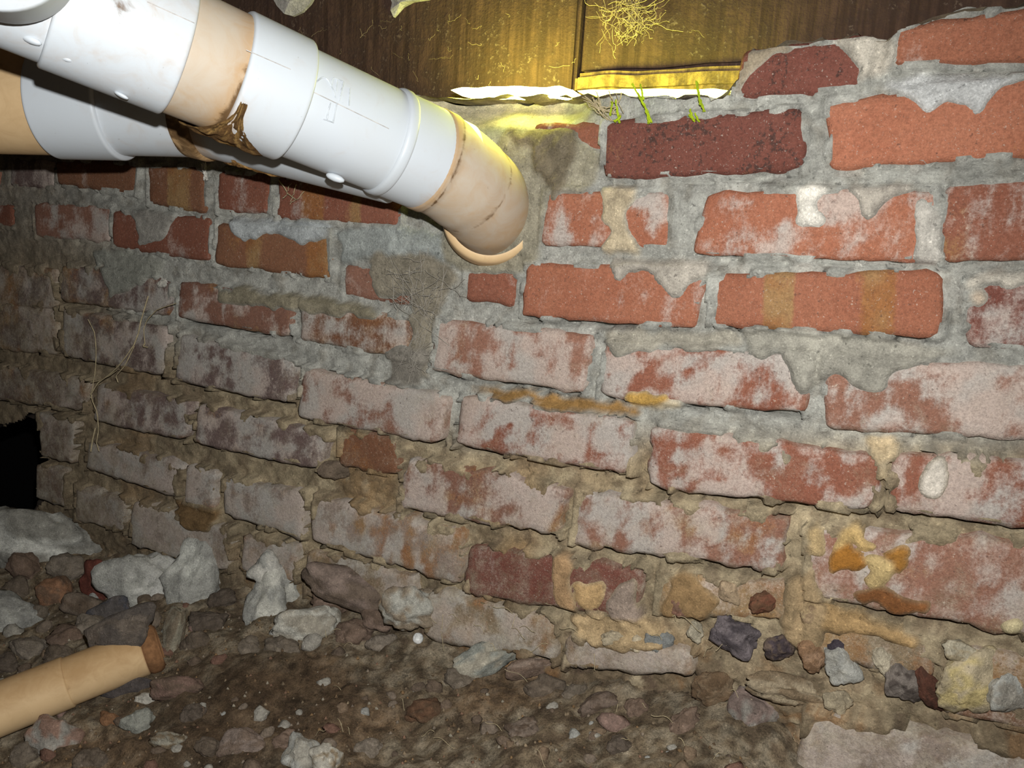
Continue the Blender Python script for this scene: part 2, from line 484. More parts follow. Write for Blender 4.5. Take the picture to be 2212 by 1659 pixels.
face = np.full_like(h, -.002)
for bi, (b, qw) in enumerate(zip(B, brick_w)):
    lo, hi = qw.min(0) - .02, qw.max(0) + .02
    i0, i1 = max(0, int((lo[0] - X0) / STEP)), min(NX, int((hi[0] - X0) / STEP) + 2)
    j0, j1 = max(0, int((lo[1] - Z0) / STEP)), min(NZ, int((hi[1] - Z0) / STEP) + 2)
    if i1 <= i0 or j1 <= j0: continue
    sx, sz = GX[i0:i1, j0:j1], GZ[i0:i1, j0:j1]
    d = np.full(sx.shape, 9.)
    for k in range(4):
        a, e = qw[k], qw[(k + 1) % 4]
        t = (e - a) / np.linalg.norm(e - a)
        d = np.minimum(d, (sx - a[0]) * t[1] - (sz - a[1]) * t[0])
    ins = d > .001
    hh = h[i0:i1, j0:j1]
    hh[ins] = np.minimum(hh[ins], b[5] - .005)
    low_ = lower[i0:i1, j0:j1]
    wd = (fbm(sx * 48 + bi, sz * 48, 3.3, 4) - .50) * (.016 + .050 * low_ * (b[5] < .0115) + .03 * bottom[i0:i1, j0:j1])
    up_ = np.clip(((sx - qw[0][0]) * 0 + sz - (qw[2][1] + qw[3][1]) / 2) / max(.02, (qw[0][1] + qw[1][1] - qw[2][1] - qw[3][1]) / 2), 0, 1)
    wd = wd * (.35 + .9 * up_)
    cr = (d > -.004) & (wd > 0)
    creep = b[5] + np.clip((wd - d) * .45, -.006, .0014)
    hh[cr] = np.maximum(hh[cr], creep[cr])
    ff = face[i0:i1, j0:j1]; ff[d > -.003] = np.maximum(ff[d > -.003], b[5])
    # shadowed gap raked out under the lower bricks
    a, e = qw[3], qw[2]
    L = np.linalg.norm(e - a); t = (e - a) / L
    s = ((sx - a[0]) * t[0] + (sz - a[1]) * t[1]) / L
    dn = -((sx - a[0]) * -t[1] + (sz - a[1]) * t[0])
    cy = b[0][2:, 1].mean()
    amt = .017 if b[5] >= .005 and cy > 640 else (.009 if b[5] >= .005 else .003)
    gap = (s > .02) & (s < .98) & (dn > -.002) & (dn < .0065)
    hh[gap] -= amt * sstep(.35, .55, vn(sx * 45 + bi, sz * 12, 2.)[gap] + .12)
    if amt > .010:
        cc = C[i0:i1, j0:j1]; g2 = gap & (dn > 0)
        cc[g2] *= .7  # shade under the brick painted into the mortar colour as well

# mortar smeared over brick faces, patches of plaster, crumbs: polygon in pixels, height over the face, colour
SM = []
def sm(poly, c, up=.002, rough=.35, warp=9):
    SM.append((poly, c, up, rough, warp))
sm([(1800,60),(1925,84),(1935,110),(1925,150),(1890,168),(1846,186),(1856,160),(1846,128),(1815,116)], S(188,180,166), .003)
sm([(1590,215),(1588,150),(1620,105),(1700,95),(1720,108),(1668,122),(1640,150),(1610,185)], S(164,150,128), .002)
sm([(1900,185),(1958,213),(1975,224),(1992,240),(2020,236),(2036,222),(2094,234),(2100,254),(2118,252),(2140,225),(2170,192),(2230,160),(2000,168)], S(206,206,204), .003)
sm([(1721,404),(1775,398),(1790,416),(1764,430),(1768,452),(1788,470),(1786,490),(1722,492),(1714,480),(1726,462),(1716,435)], S(226,220,208), .003, .2, 4)
sm([(1982,425),(2000,430),(2030,455),(2036,566),(1984,560),(1976,520)], S(196,190,180), .002, .2, 5)
sm([(1835,405),(1856,440),(1862,466),(1882,470),(1905,448),(1925,428),(1970,415),(1970,400)], S(172,164,152), .003)
sm([(1320,560),(1334,606),(1352,600),(1362,586),(1400,585),(1436,616),(1452,638),(1474,640),(1490,612),(1534,596),(1534,560)], S(176,168,156), .003, .3, 5)
sm([(1600,705),(1622,770),(1640,778),(1658,786),(1670,766),(1690,768),(1706,800),(1716,830),(1740,842),(1790,820),(1815,800),(1832,826),(1870,850),(1922,848),(1932,806),(2000,776),(2080,772),(1900,725)], S(160,156,144), .004)
sm([(1310,730),(1330,770),(1400,756),(1470,745),(1500,765),(1530,755),(1600,748),(1600,715),(1310,715)], S(162,156,142), .002)
sm([(498,470),(505,495),(515,510),(532,522),(560,514),(585,505),(606,500),(628,516),(660,530),(690,520),(716,506),(722,480)], S(176,180,180), .003, .25, 4)
sm([(290,455),(296,500),(308,530),(345,526),(372,500),(386,480),(390,462)], S(150,146,138), .002)
sm([(196,540),(232,585),(244,648),(290,625),(330,604),(360,560),(300,545)], S(146,146,136), .003)
sm([(1290,408),(1308,448),(1298,470),(1326,500),(1290,528),(1320,548),(1392,548),(1360,500),(1352,460),(1370,430),(1376,408)], S(190,174,146), .002)
sm([(2014,988),(2048,985),(2042,1050),(2030,1075),(1996,1070),(1983,1045),(2000,1005)], S(222,212,198), .002, .15, 3)
sm([(2098,628),(2114,624),(2132,634),(2130,652),(2116,660),(2104,658)], S(205,186,164), .002, .15, 3)
sm([(2085,600),(2085,625),(2110,618),(2150,606),(2180,625),(2220,610),(2260,590),(2140,585)], S(196,188,174), .002)
sm([(1748,1138),(1790,1140),(1782,1200),(1752,1196)], S(196,170,126), .002)
sm([(1798,1148),(1838,1138),(1880,1150),(1900,1170),(1872,1180),(1834,1166),(1812,1190)], S(206,174,118), .003, .35, 18)
sm([(1868,1190),(1912,1182),(1936,1215),(1930,1252),(1880,1258),(1862,1230)], S(204,178,126), .003, .35, 18)
sm([(1800,1172),(1822,1160),(1840,1180),(1872,1166),(1866,1200),(1864,1240),(1830,1232),(1786,1226)], S(164,112,50), .0025, .2, 18)
sm([(1915,1172),(1950,1185),(1952,1230),(1938,1245),(1930,1205)], S(164,116,56), .0025, .2, 18)
sm([(1845,1262),(1900,1258),(1960,1290),(2010,1300),(2005,1330),(1920,1312),(1850,1286)], S(128,84,50), .001)
sm([(1198,1196),(1240,1205),(1236,1250),(1250,1320),(1208,1312),(1192,1250)], S(172,140,104), .0015)
sm([(1250,1252),(1310,1250),(1300,1300),(1268,1318),(1246,1290)], S(188,156,112), .002)
sm([(1310,1285),(1378,1240),(1380,1345),(1318,1340)], S(164,146,132), .0015)
sm([(1868,945),(1920,938),(1948,965),(1940,990),(1915,1000),(1922,1040),(1908,1045),(1900,1000),(1880,975)], S(206,184,148), .003)
sm([(1230,1330),(1300,1320),(1420,1350),(1440,1395),(1350,1402),(1250,1376)], S(178,154,118), .008, .8, 8)
sm([(1690,1330),(1780,1300),(1850,1320),(1990,1370),(1985,1400),(1850,1370),(1720,1350)], S(170,140,98), .006, .8, 8)
sm([(722,500),(800,486),(880,488),(985,510),(992,562),(900,552),(820,560),(740,566)], S(158,162,158), .004)
sm([(1100,262),(1180,258),(1230,266),(1246,300),(1300,335),(1290,385),(1255,420),(1190,412),(1172,500),(1160,560),(1120,585),(1060,590),(1000,585),(960,560),(960,470),(1080,300)], S(150,144,126), .002, .9, 6)
sm([(1105,285),(1180,262),(1236,272),(1250,310),(1240,350),(1220,410),(1188,450),(1180,400),(1140,320)], S(118,108,90), .008, .9, 14)
sm([(780,560),(860,545),(965,560),(985,600),(950,700),(920,820),(880,800),(900,720),(890,650),(820,640)], S(140,132,116), .002, .9, 12)
sm([(840,770),(880,740),(930,760),(900,830),(840,832)], S(136,130,120), .002, .9, 10)
sm([(1400,870),(1470,862),(1488,872),(1460,882),(1400,880)], S(206,190,160), .002, .2, 3)
sm([(1340,852),(1440,846),(1460,866),(1360,872)], S(186,148,80), .001)
sm([(1000,840),(1100,858),(1250,884),(1380,902),(1380,880),(1100,842)], S(150,116,70), .002)
sm([(470,650),(480,620),(700,640),(820,668),(820,690),(640,668)], S(140,132,112), .003)
sm([(380,1080),(470,1105),(460,1150),(400,1130)], S(120,96,66), .003, .8)
sm([(2180,1330),(2212,1320),(2212,1355),(2160,1360)], S(230,214,170), .003)
sm([(1440,1240),(1500,1240),(1560,1300),(1520,1340),(1430,1330)], S(150,122,86), .006, .8)
sm([(1700,1260),(1750,1230),(1790,1320),(1760,1420),(1690,1380)], S(158,136,104), .004, .7)
wx = (vn(GX * 70, GZ * 70, 1.) - .5); wz = (vn(GX * 70, GZ * 70, 7.) - .5)
wx2 = (vn(GX * 170, GZ * 170, 11.) - .5); wz2 = (vn(GX * 170, GZ * 170, 17.) - .5)
def blur(a, n=1):
    for _ in range(n):
        a = (np.roll(a, 1, 0) + a + np.roll(a, -1, 0)) / 3
        a = (np.roll(a, 1, 1) + a + np.roll(a, -1, 1)) / 3
    return a
for poly, c, up, rough, warp in SM:
    m_ = inpoly(PX + wx * warp * 2 + wx2 * warp, PY + wz * warp * 2 + wz2 * warp, poly).astype(float)
    m1 = blur(m_, 1); m3 = blur(m_, 4)
    k = m1 > .12
    top = face + np.minimum((m1 - .45) * .010, .0012 + up * (.25 + .75 * m3)) + (m1 > .3) * up * rough * 2 * (nz2 - .5)
    h[k] = np.maximum(h, top)[k]
    cv = np.asarray(c)[None, None] * (.84 + .32 * nz2[..., None])
    wgt = np.clip(m1 * 1.6 - .3, 0, 1)[..., None]
    C = C + (cv - C) * wgt

# top line of the wall and the hole
TOP = np.array([(-1500,285),(-600,262),(0,250),(900,209),(960,208),(1010,208),(1060,207),(1130,207),(1180,207),(1250,208),(1420,210),(1560,208),(1590,190),(1625,112),(1700,98),(1870,78),(1925,84),(1942,66),(2040,38),(2090,20),(2212,10),(3200,-110)], float)
top_y = np.interp(PX, TOP[:, 0], TOP[:, 1]) + (vn(GX * 60, GX * 0, 3.) - .5) * 10
HOLE = [(-190,930),(-60,928),(0,922),(55,900),(80,905),(92,950),(97,1010),(88,1062),(68,1102),(20,1150),(-60,1180),(-200,1170)]
hole = inpoly(PX + wx * 14, PY + wz * 14, HOLE)
fil = sstep(300, 206, PY + 22 * (nz - .5)) * sstep(900, 960, PX) * sstep(1330, 1180, PX)
h = h - .044 * fil
C = C + (S(214, 204, 178) * (.8 + .4 * nz2[..., None]) - C) * (sstep(.1, .3, fil) * sstep(1200, 1160, PX + 60 * (nz2 - .5)))[..., None]  # mortar brightened in its colour where the yellow light falls
TOPW = np.array([on_y(a, b_)[[0, 2]] for a, b_ in TOP])
ztop = np.interp(GX, TOPW[:, 0], TOPW[:, 1]) + (vn(GX * 60, 0 * GX, 3.) - .5) * .006
over = GZ > ztop
GZ = np.minimum(GZ, ztop)
kill = (over & np.roll(over, 1, 1)) | hole
keep_f = ~(kill[:-1, :-1] | kill[1:, :-1] | kill[:-1, 1:] | kill[1:, 1:])
GYm = -h
V = np.stack([GX, GYm, GZ], -1).reshape(-1, 3)
fc = grid_faces(NX, NZ)[keep_f.ravel()]
fc = fc[:, ::1]
used = np.zeros(len(V), bool); used[fc.ravel()] = True
remap = np.cumsum(used) - 1
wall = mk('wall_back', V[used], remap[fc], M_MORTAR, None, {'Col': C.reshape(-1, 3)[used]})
tag(wall, 'old brick wall with crumbling grey and tan mortar', None, None, 'structure')

# thickness of the wall: top ledge and the sides of the hole
def strip(name, poly2, y0, y1, parent, mat, colr, closed, taper=0., n=5):
    P = np.array([on_y(x, y)[[0, 2]] for x, y in poly2])
    if closed: P = np.vstack([P, P[:1]])
    seg = np.concatenate([[0], np.cumsum(np.linalg.norm(np.diff(P, axis=0), axis=1))])
    t = np.arange(0, seg[-1], .008)
    px_ = np.interp(t, seg, P[:, 0]); pz_ = np.interp(t, seg, P[:, 1])
    cen = P.mean(0)
    vs, cs = [], []
    for k in range(n):
        f = k / (n - 1)
        jx = (vn(t * 90, f * 9, 1.) - .5) * .008; jz = (vn(t * 90, f * 9, 5.) - .5) * .008
        sx, sz = px_ + (px_ - cen[0]) * taper * f, pz_ + (pz_ - cen[1]) * taper * f
        vs.append(np.stack([sx + jx, np.full_like(t, y0 + (y1 - y0) * f), sz + jz], 1))
        cs.append(np.asarray(colr)[None] * (.7 + .6 * vn(t * 120, f * 12, 2.)[:, None]))
    vs = np.stack(vs, 1).reshape(-1, 3); cs = np.stack(cs, 1).reshape(-1, 3)
    return mk(name, vs, grid_faces(len(t), n), mat, parent, {'Col': cs})
strip('wall_top', [(a, b + 2) for a, b in TOP if -1600 < a < 3300], -.004, .085, wall, M_MORTAR, S(150, 138, 116), False)
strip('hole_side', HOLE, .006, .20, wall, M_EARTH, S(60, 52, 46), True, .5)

# ------------------------------------------------------------------ brick meshes
def make_brick(b, qw, idx):
    q, colr, wh, tn, dk, pr, o = b
    Lx = np.linalg.norm(qw[1] - qw[0]); Lz = np.linalg.norm(qw[3] - qw[0])
    nu, nv = max(8, int(Lx / .0062) + 1), max(6, int(Lz / .0062) + 1)
    def spread(n):
        t = np.linspace(-1, 1, n); return np.sign(t) * (1 - (1 - np.abs(t)) ** 1.25)
    U, W = np.meshgrid(spread(nu), spread(nv), indexing='ij')
    U2 = U * (1 - .028 * W ** 6 * np.abs(U) ** 8); W2 = W * (1 - .10 * np.abs(U) ** 14 * np.abs(W) ** 8)
    u, v = (U2 + 1) / 2, (W2 + 1) / 2
    P = ((1 - u) * (1 - v))[..., None] * qw[3] + (u * (1 - v))[..., None] * qw[2] + (u * v)[..., None] * qw[1] + ((1 - u) * v)[..., None] * qw[0]
    x, z = P[..., 0], P[..., 1]
    sd = idx * 3.7
    edge = np.maximum(np.abs(U) ** 10, np.abs(W) ** 6)
    ja = .008 + .007 * sstep(900, 1150, q[:, 1].mean())
    jx = (fbm(x * 70, z * 70, sd) - .5) * ja * edge; jz = (fbm(x * 70, z * 70, sd + 9) - .5) * ja * edge
    e2 = np.maximum(np.abs(U) ** 30, np.abs(W) ** 14)
    y = -(pr + (fbm(x * 30, z * 30, sd + 3) - .5) * .0035 + (fbm(x * 150, z * 150, sd + 5, 2) - .5) * .0012 - .0030 * e2)
    tilt = (random.random() - .5) * .004
    y = y + tilt * U
    front = np.stack([x + jx, y, z + jz], -1)
    # masks: R whitening, G tan lime and dirt, B dark spots
    big = fbm(x * 22, z * 22, sd + 1, 4); st = fbm(x * 70, z * 12, sd + 2, 3)
    md = fbm(x * 75, z * 75, sd + 11, 4)
    R = wh + (big - .5) * 1.35 + (st - .5) * (1.5 if wh >= .66 else .5) + (md - .5) * 1.5 * min(1, wh * 2)
    G = tn + (fbm(x * 24, z * 34, sd + 6, 4) - .5) * 1.3 - .04
    G = G + .42 * tn * sstep(.6, 1., np.abs(W)) + .3 * tn * sstep(.85, 1, np.abs(U))
    Bm = dk * .75 + (fbm(x * 60, z * 60, sd + 8, 3) - .5) * (.5 if o.get('spots') else .6)
    if wh < .08: R = R - .25
    for (a, e) in o.get('bands', []):
        m = sstep(a - .02, a + .02, u + (st - .5) * .05) * (1 - sstep(e - .02, e + .02, u + (st - .5) * .05))
        G = np.maximum(G, .12 + .62 * m) if False else G * (1 - m) + .72 * m
    ppx, ppy = project(front); ppx = np.clip(ppx, -900, 3200); ppy = np.clip(ppy, -900, 2600)
    dlow = sstep(420, 900, ppy + .10 * (1106 - ppx)); dleft = sstep(420, 60, ppx) * sstep(380, 560, ppy)
    dust = .03 + .27 * dlow + .26 * dleft + .16 * sstep(950, 1300, ppy - .12 * ppx + 60) + .12 * e2 * dlow
    mask = np.clip(np.stack([R, G, Bm, dust], -1), 0, 1)
    # skirt into the wall
    bi = [(i, 0) for i in range(nu)] + [(nu - 1, j) for j in range(1, nv)] + [(i, nv - 1) for i in range(nu - 2, -1, -1)] + [(0, j) for j in range(nv - 2, 0, -1)]
    fr = np.array([i * nv + j for i, j in bi])
    V = front.reshape(-1, 3); K = mask.reshape(-1, 4)
    ring = V[fr].copy(); ring[:, 1] = .03
    nb = len(fr); base = len(V)
    V2 = np.vstack([V, ring]); K2 = np.vstack([K, K[fr]])
    f1 = grid_faces(nu, nv)
    k = np.arange(nb)
    f2 = np.stack([fr[k], base + k, base + (k + 1) % nb, fr[(k + 1) % nb]], 1)
    ob = mk('brick', V2, np.vstack([f1, f2]), M_BRICK, wall, {'mask': K2})
    ob.color = (*np.clip(colr * (.94 + .12 * random.random()), 0, 1), 1)
    return ob
for i, (b, qw) in enumerate(zip(B, brick_w)):
    make_brick(b, qw, i)

# ------------------------------------------------------------------ floor: a bank of dirt and rubble against the wall
GL = np.array([(-900,1000),(-300,1080),(0,1140),(120,1165),(220,1200),(300,1230),(500,1270),(690,1310),(850,1370),(1000,1420),(1150,1445),(1250,1470),(1400,1500),(1560,1520),(1660,1570),(1720,1640),(1900,1720),(2212,1790),(2900,1900)], float)
gl = np.array([on_y(x, y)[[0, 2]] for x, y in GL])
def ground(x, y):
    z = np.interp(x, gl[:, 0], gl[:, 1])
    d = np.clip(-y, -.1, 2)
    s = .34 + .25 * sstep(-.1, .35, x)
    z = z - s * np.minimum(d, .45) - .12 * np.clip(d - .45, 0, 2)
    z = z + .030 * (fbm(x * 9, y * 9, 2.1, 3) - .5) + .022 * (fbm(x * 34, y * 34, 5.1, 4) - .5) + .010 * (fbm(x * 120, y * 120, 7.7, 3) - .5)
    return z
def on_ground_xy(px, py):
    d = ray(px, py); t = np.arange(.35, 3.0, .002); P = CAM + d[None] * t[:, None]
    return P[int(np.argmax((P[:, 2] < ground(P[:, 0], P[:, 1])) | (P[:, 1] > -.004)))]
xs = np.linspace(-2.2, 1.5, 660); ys = -np.concatenate([np.linspace(-.03, .5, 140), np.linspace(.51, 1.3, 70)])
fx, fy = np.meshgrid(xs, ys, indexing='ij')
fz = ground(fx, fy)
fn = fbm(fx * 30, fy * 30, 1.1, 5); fn2 = fbm(fx * 110, fy * 110, 4.1, 4); fn3 = fbm(fx * 8, fy * 8, 9.1, 3)
fcx = S(126, 111, 90)[None, None] * (.7 + .6 * fn[..., None])
fcx = fcx + (S(158, 146, 126) - fcx) * (sstep(.52, .66, fn2) * .7)[..., None]
fcx = fcx + (S(124, 94, 66) - fcx) * (sstep(.55, .72, fn3) * .5)[..., None]
fcx = fcx + (S(86, 72, 58) - fcx) * (sstep(.5, .36, fn2) * .75)[..., None]
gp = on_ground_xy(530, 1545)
fcx = fcx + (S(84, 68, 52) * (.7 + .6 * fn2[..., None]) - fcx) * (.75 * sstep(.16, .05, np.hypot((fx - gp[0]) * .8, fy - gp[1]) + .10 * (fn - .5)))[..., None]  # dark brown soil patch, with the shade of a hollow painted in
fn4 = fbm(fx * 260, fy * 260, 6.6, 2)
fcx = fcx * (.78 + .44 * fn4[..., None])
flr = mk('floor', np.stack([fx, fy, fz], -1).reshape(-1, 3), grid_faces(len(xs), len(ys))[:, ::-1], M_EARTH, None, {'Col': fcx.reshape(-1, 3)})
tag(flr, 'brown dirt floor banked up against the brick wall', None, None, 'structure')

def on_ground(px, py):
    d = ray(px, py)
    t = np.arange(.35, 3.0, .002)
    P = CAM + d[None] * t[:, None]
    ok = (P[:, 2] < ground(P[:, 0], P[:, 1])) | (P[:, 1] > -.004)
    k = int(np.argmax(ok))
    return P[k], t[k]

bm = bmesh.new(); bmesh.ops.create_icosphere(bm, subdivisions=4, radius=1)
ICO_V = np.array([v.co[:] for v in bm.verts]); ICO_F = np.array([[v.index for v in f.verts] for f in bm.faces]); bm.free()
bm = bmesh.new(); bmesh.ops.create_icosphere(bm, subdivisions=2, radius=1)
ICO2_V = np.array([v.co[:] for v in bm.verts]); ICO2_F = np.array([[v.index for v in f.verts] for f in bm.faces]); bm.free()

_sd = [0]
def stone(name, px, py, wpx, hpx, rot, c, c2=None, block=.5, rough=.18, sink=.25, depth=.8, parent=None, low=False, pos=None, pale_mix=.5, mat=None, flat=False):
    """a lump of stone, brick or mortar lying where its pixel meets the ground or the wall"""
    _sd[0] += 1; sd = _sd[0] * 5.3
    if pos is None: P, t = on_ground(px, py)
    else: P, t = pos
    a, b2 = wpx * t / F / 2, hpx * t / F / 2
    dv, f = (ICO2_V, ICO2_F) if low else (ICO_V, ICO_F)
    p = 2 + 6 * block
    nrm = (np.abs(dv) ** p).sum(1) ** (1 / p)
    v = dv / nrm[:, None] if block > 0 else dv.copy()
    if rough > .05:
        rs = np.random.default_rng(int(sd * 10)); pn = rs.normal(size=(13, 3)); pn /= np.linalg.norm(pn, axis=1)[:, None]
        pd = rs.uniform(.66, 1.05, 13)
        rad_ = (pd[None] / np.maximum(dv @ pn.T, .05))
        lim = (np.minimum(rad_, 3.) ** -9).mean(1) ** (-1 / 9) * .80
        L0 = np.linalg.norm(v, axis=1)
        v = v * (np.minimum(L0, lim) / L0)[:, None] * 1.12
        v = v + dv * ((fbm(dv[:, 0] * 14 + sd, dv[:, 1] * 14, dv[:, 2] * 14, 3) - .5) * .12 * (not low))[:, None]
    k = 1 + rough * 2 * (fbm(dv[:, 0] * 1.6 + sd, dv[:, 1] * 1.6, dv[:, 2] * 1.6, 4) - .5) * 2 + rough * .5 * (fbm(dv[:, 0] * 6 + sd, dv[:, 1] * 6, dv[:, 2] * 6, 3) - .5)
    v = v * k[:, None]
    dd = depth * min(a, b2) if not flat else depth * (a + b2) / 2
    v = v * np.array([a, b2, dd]) * .95
    th = math.radians(rot); cr, sr = math.cos(th), math.sin(th)
    R = np.array([[cr, -sr, 0], [sr, cr, 0], [0, 0, 1]])
    v = (v @ R.T) @ M.T
    cen = P + np.array([0, 0, 0]) - ray(px, py) / np.linalg.norm(ray(px, py)) * dd * (1 - 2 * sink)
    c = soft(np.asarray(c), .30); c2 = None if c2 is None else soft(np.asarray(c2), .25)
    nn = fbm(dv[:, 0] * 2.2 + sd, dv[:, 1] * 2.2, dv[:, 2] * 2.2, 4)
    cc = np.asarray(c)[None] * (.82 + .36 * fbm(dv[:, 0] * 5 + sd, dv[:, 1] * 5, dv[:, 2] * 5, 3)[:, None])
    if c2 is not None: cc = cc + (np.asarray(c2)[None] - cc) * sstep(pale_mix - .06, pale_mix + .06, nn)[:, None]
    o = mk(name, v + cen if parent is not None else v, f, mat or M_STONE, parent, {'Col': cc})
    if parent is None: o.location = Vector(cen)
    return o

WH, GY, PKS, RDS, TNS = S(208, 206, 194), S(174, 172, 162), S(160, 124, 106), S(140, 66, 44), S(160, 122, 82)
rub = [
 ('mortar_chunk', 96, 1172, 215, 105, -8, WH, S(150,146,134), .2, .3, 'wide pale lumpy mortar chunk lying under the dark hole in the wall', 'rubble'),
 ('mortar_chunk', 318, 1262, 135, 120, 20, S(200,197,187), GY, .45, .22, 'pale grey mortar chunk propped against the tall whitish one', 'rubble'),
 ('mortar_chunk', 424, 1258, 96, 165, -22, S(210,209,196), GY, .5, .2, 'tall whitish mortar slab leaning upright on the wall foot', 'rubble'),
 ('brick_fragment', 224, 1260, 66, 86, 10, RDS, S(120,60,44), .3, .2, 'rounded red brick fragment beside the pale grey mortar chunk', 'brick fragment'),
 ('brick_fragment', 124, 1284, 74, 56, -35, S(166,112,66), S(128,96,70), .6, .15, 'small orange-tan brick fragment in front of the wide pale chunk', 'brick fragment'),
 ('mortar_chunk', 584, 1310, 84, 130, -8, S(204,200,184), GY, .3, .25, 'pale pointed mortar chunk standing on its narrow end', 'rubble'),
 ('mortar_chunk', 580, 1228, 60, 74, 10, S(206,200,186), GY, .4, .25, 'pale lump jammed above the pointed chunk at the wall foot', 'rubble'),
 ('mortar_chunk', 672, 1346, 122, 62, 12, S(208,202,184), S(170,160,140), .35, .2, 'flat pale stone slab tilted towards the pointed mortar chunk', 'stone'),
 ('mortar_chunk', 30, 1334, 110, 78, 0, S(152,150,142), GY, .4, .2, 'grey stone lump above the tan pipe, cut by the picture edge', 'stone'),
 ('brick_fragment', 735, 1262, 140, 72, -12, S(146,122,106), S(122,102,84), .6, .2, 'dusty pink half brick fallen at the wall foot', 'brick fragment'),
 ('brick_fragment', 1052, 1420, 122, 58, 22, S(176,166,142), S(150,152,140), .35, .25, 'pale mortar lump with an orange underside below the banded tan brick', 'rubble'),
 ('mortar_chunk', 882, 1318, 92, 84, 12, S(190,186,170), S(160,140,112), .25, .3, 'crumbly whitish mortar lump with a small white bead below it', 'rubble'),
 ('mortar_chunk', 124, 1600, 78, 92, 20, S(166,158,144), S(160,122,100), .35, .25, 'pale rounded stone on the dirt below the tan pipe', 'stone'),
 ('brick_fragment', 522, 1606, 84, 52, 8, S(150,128,112), S(126,104,86), .7, .12, 'pinkish grey brick end half sunk in the dirt', 'brick fragment'),
 ('mortar_chunk', 648, 1640, 56, 70, 0, S(172,164,146), GY, .4, .25, 'pale pebble at the bottom picture edge beside a tan one', 'stone'),
 ('stone_chip', 706, 1640, 58, 54, 0, S(160,136,98), S(190,182,164), .3, .25, 'tan stone with a whitish cap at the bottom picture edge', 'stone'),
 ('stone_chip', 320, 1510, 46, 24, -8, S(190,182,164), None, .4, .2, 'small whitish chip lying off the end of the tan pipe', 'stone'),
 ('brick_fragment', 388, 1486, 96, 46, 6, S(138,104,86), S(116,92,74), .5, .15, 'flat pinkish brown brick flake beyond the pipe end', 'brick fragment'),
 ('slate_shard', 268, 1490, 134, 42, 10, S(94,84,80), S(80,74,74), .7, .1, 'dark grey slate shard lying under the tan pipe', 'slate'),
 ('slate_shard', 232, 1332, 60, 130, 118, S(84,84,92), S(100,92,88), .8, .08, 'bluish dark slate shard standing behind the tan pipe', 'slate'),
 ('slate_shard', 258, 1374, 170, 80, 27, S(124,108,92), S(98,88,80), .6, .12, 'brown grey broken slate resting on top of the tan pipe', 'slate'),
 ('stone_chip', 376, 1388, 38, 112, -6, S(150,140,114), S(128,112,88), .6, .12, 'narrow upright pale stone beside the rusty pipe hub', 'stone'),
 ('brick_fragment', 200, 1318, 110, 46, -20, S(128,108,88), S(110,90,70), .5, .2, 'brown stone between the red fragment and the slate', 'stone'),
 ('stone_chip', 300, 1560, 50, 44, 0, S(150,150,136), None, .3, .25, 'grey green pebble on the dirt below the pipe end', 'stone'),
 ('stone_chip', 370, 1600, 60, 30, 0, S(160,152,130), S(130,110,80), .3, .3, 'flattish pale pebble near the bottom of the dirt bank', 'stone'),
 ('stone_chip', 236, 1554, 40, 22, -5, S(150,100,50), None, .3, .2, 'small orange brown chip below the slate shard', 'stone'),
 ('brick_fragment', 1290, 1520, 70, 40, 12, S(126,104,86), S(104,84,66), .3, .25, 'brown clod in the dirt below the long pale brick', 'clod'),
 ('stone_chip', 915, 1540, 66, 44, 0, S(118,80,48), S(100,74,50), .2, .3, 'rust brown clod in the middle of the dirt bank', 'clod'),
 ('stone_chip', 1130, 1580, 60, 36, 14, S(130,110,92), S(104,84,66), .3, .3, 'grey brown clod low on the dirt bank', 'clod'),
]
for nm, x, y, w_, h_, rot, c, c2, bl, ro, lab, cat in rub:
    dp = .45 if nm == 'slate_shard' else .8
    ps = None
    if 'on top of the tan pipe' in lab:
        g0 = on_ground(x, y); ps = (at_z(x, y, g0[1] * .915), g0[1] * .915)
    kk = 1.0 if nm == 'slate_shard' else 1.16
    tag(stone(nm, x, y, w_ * kk, h_ * kk, rot, c, c2, bl, ro, .3, dp, pos=ps), lab, cat)

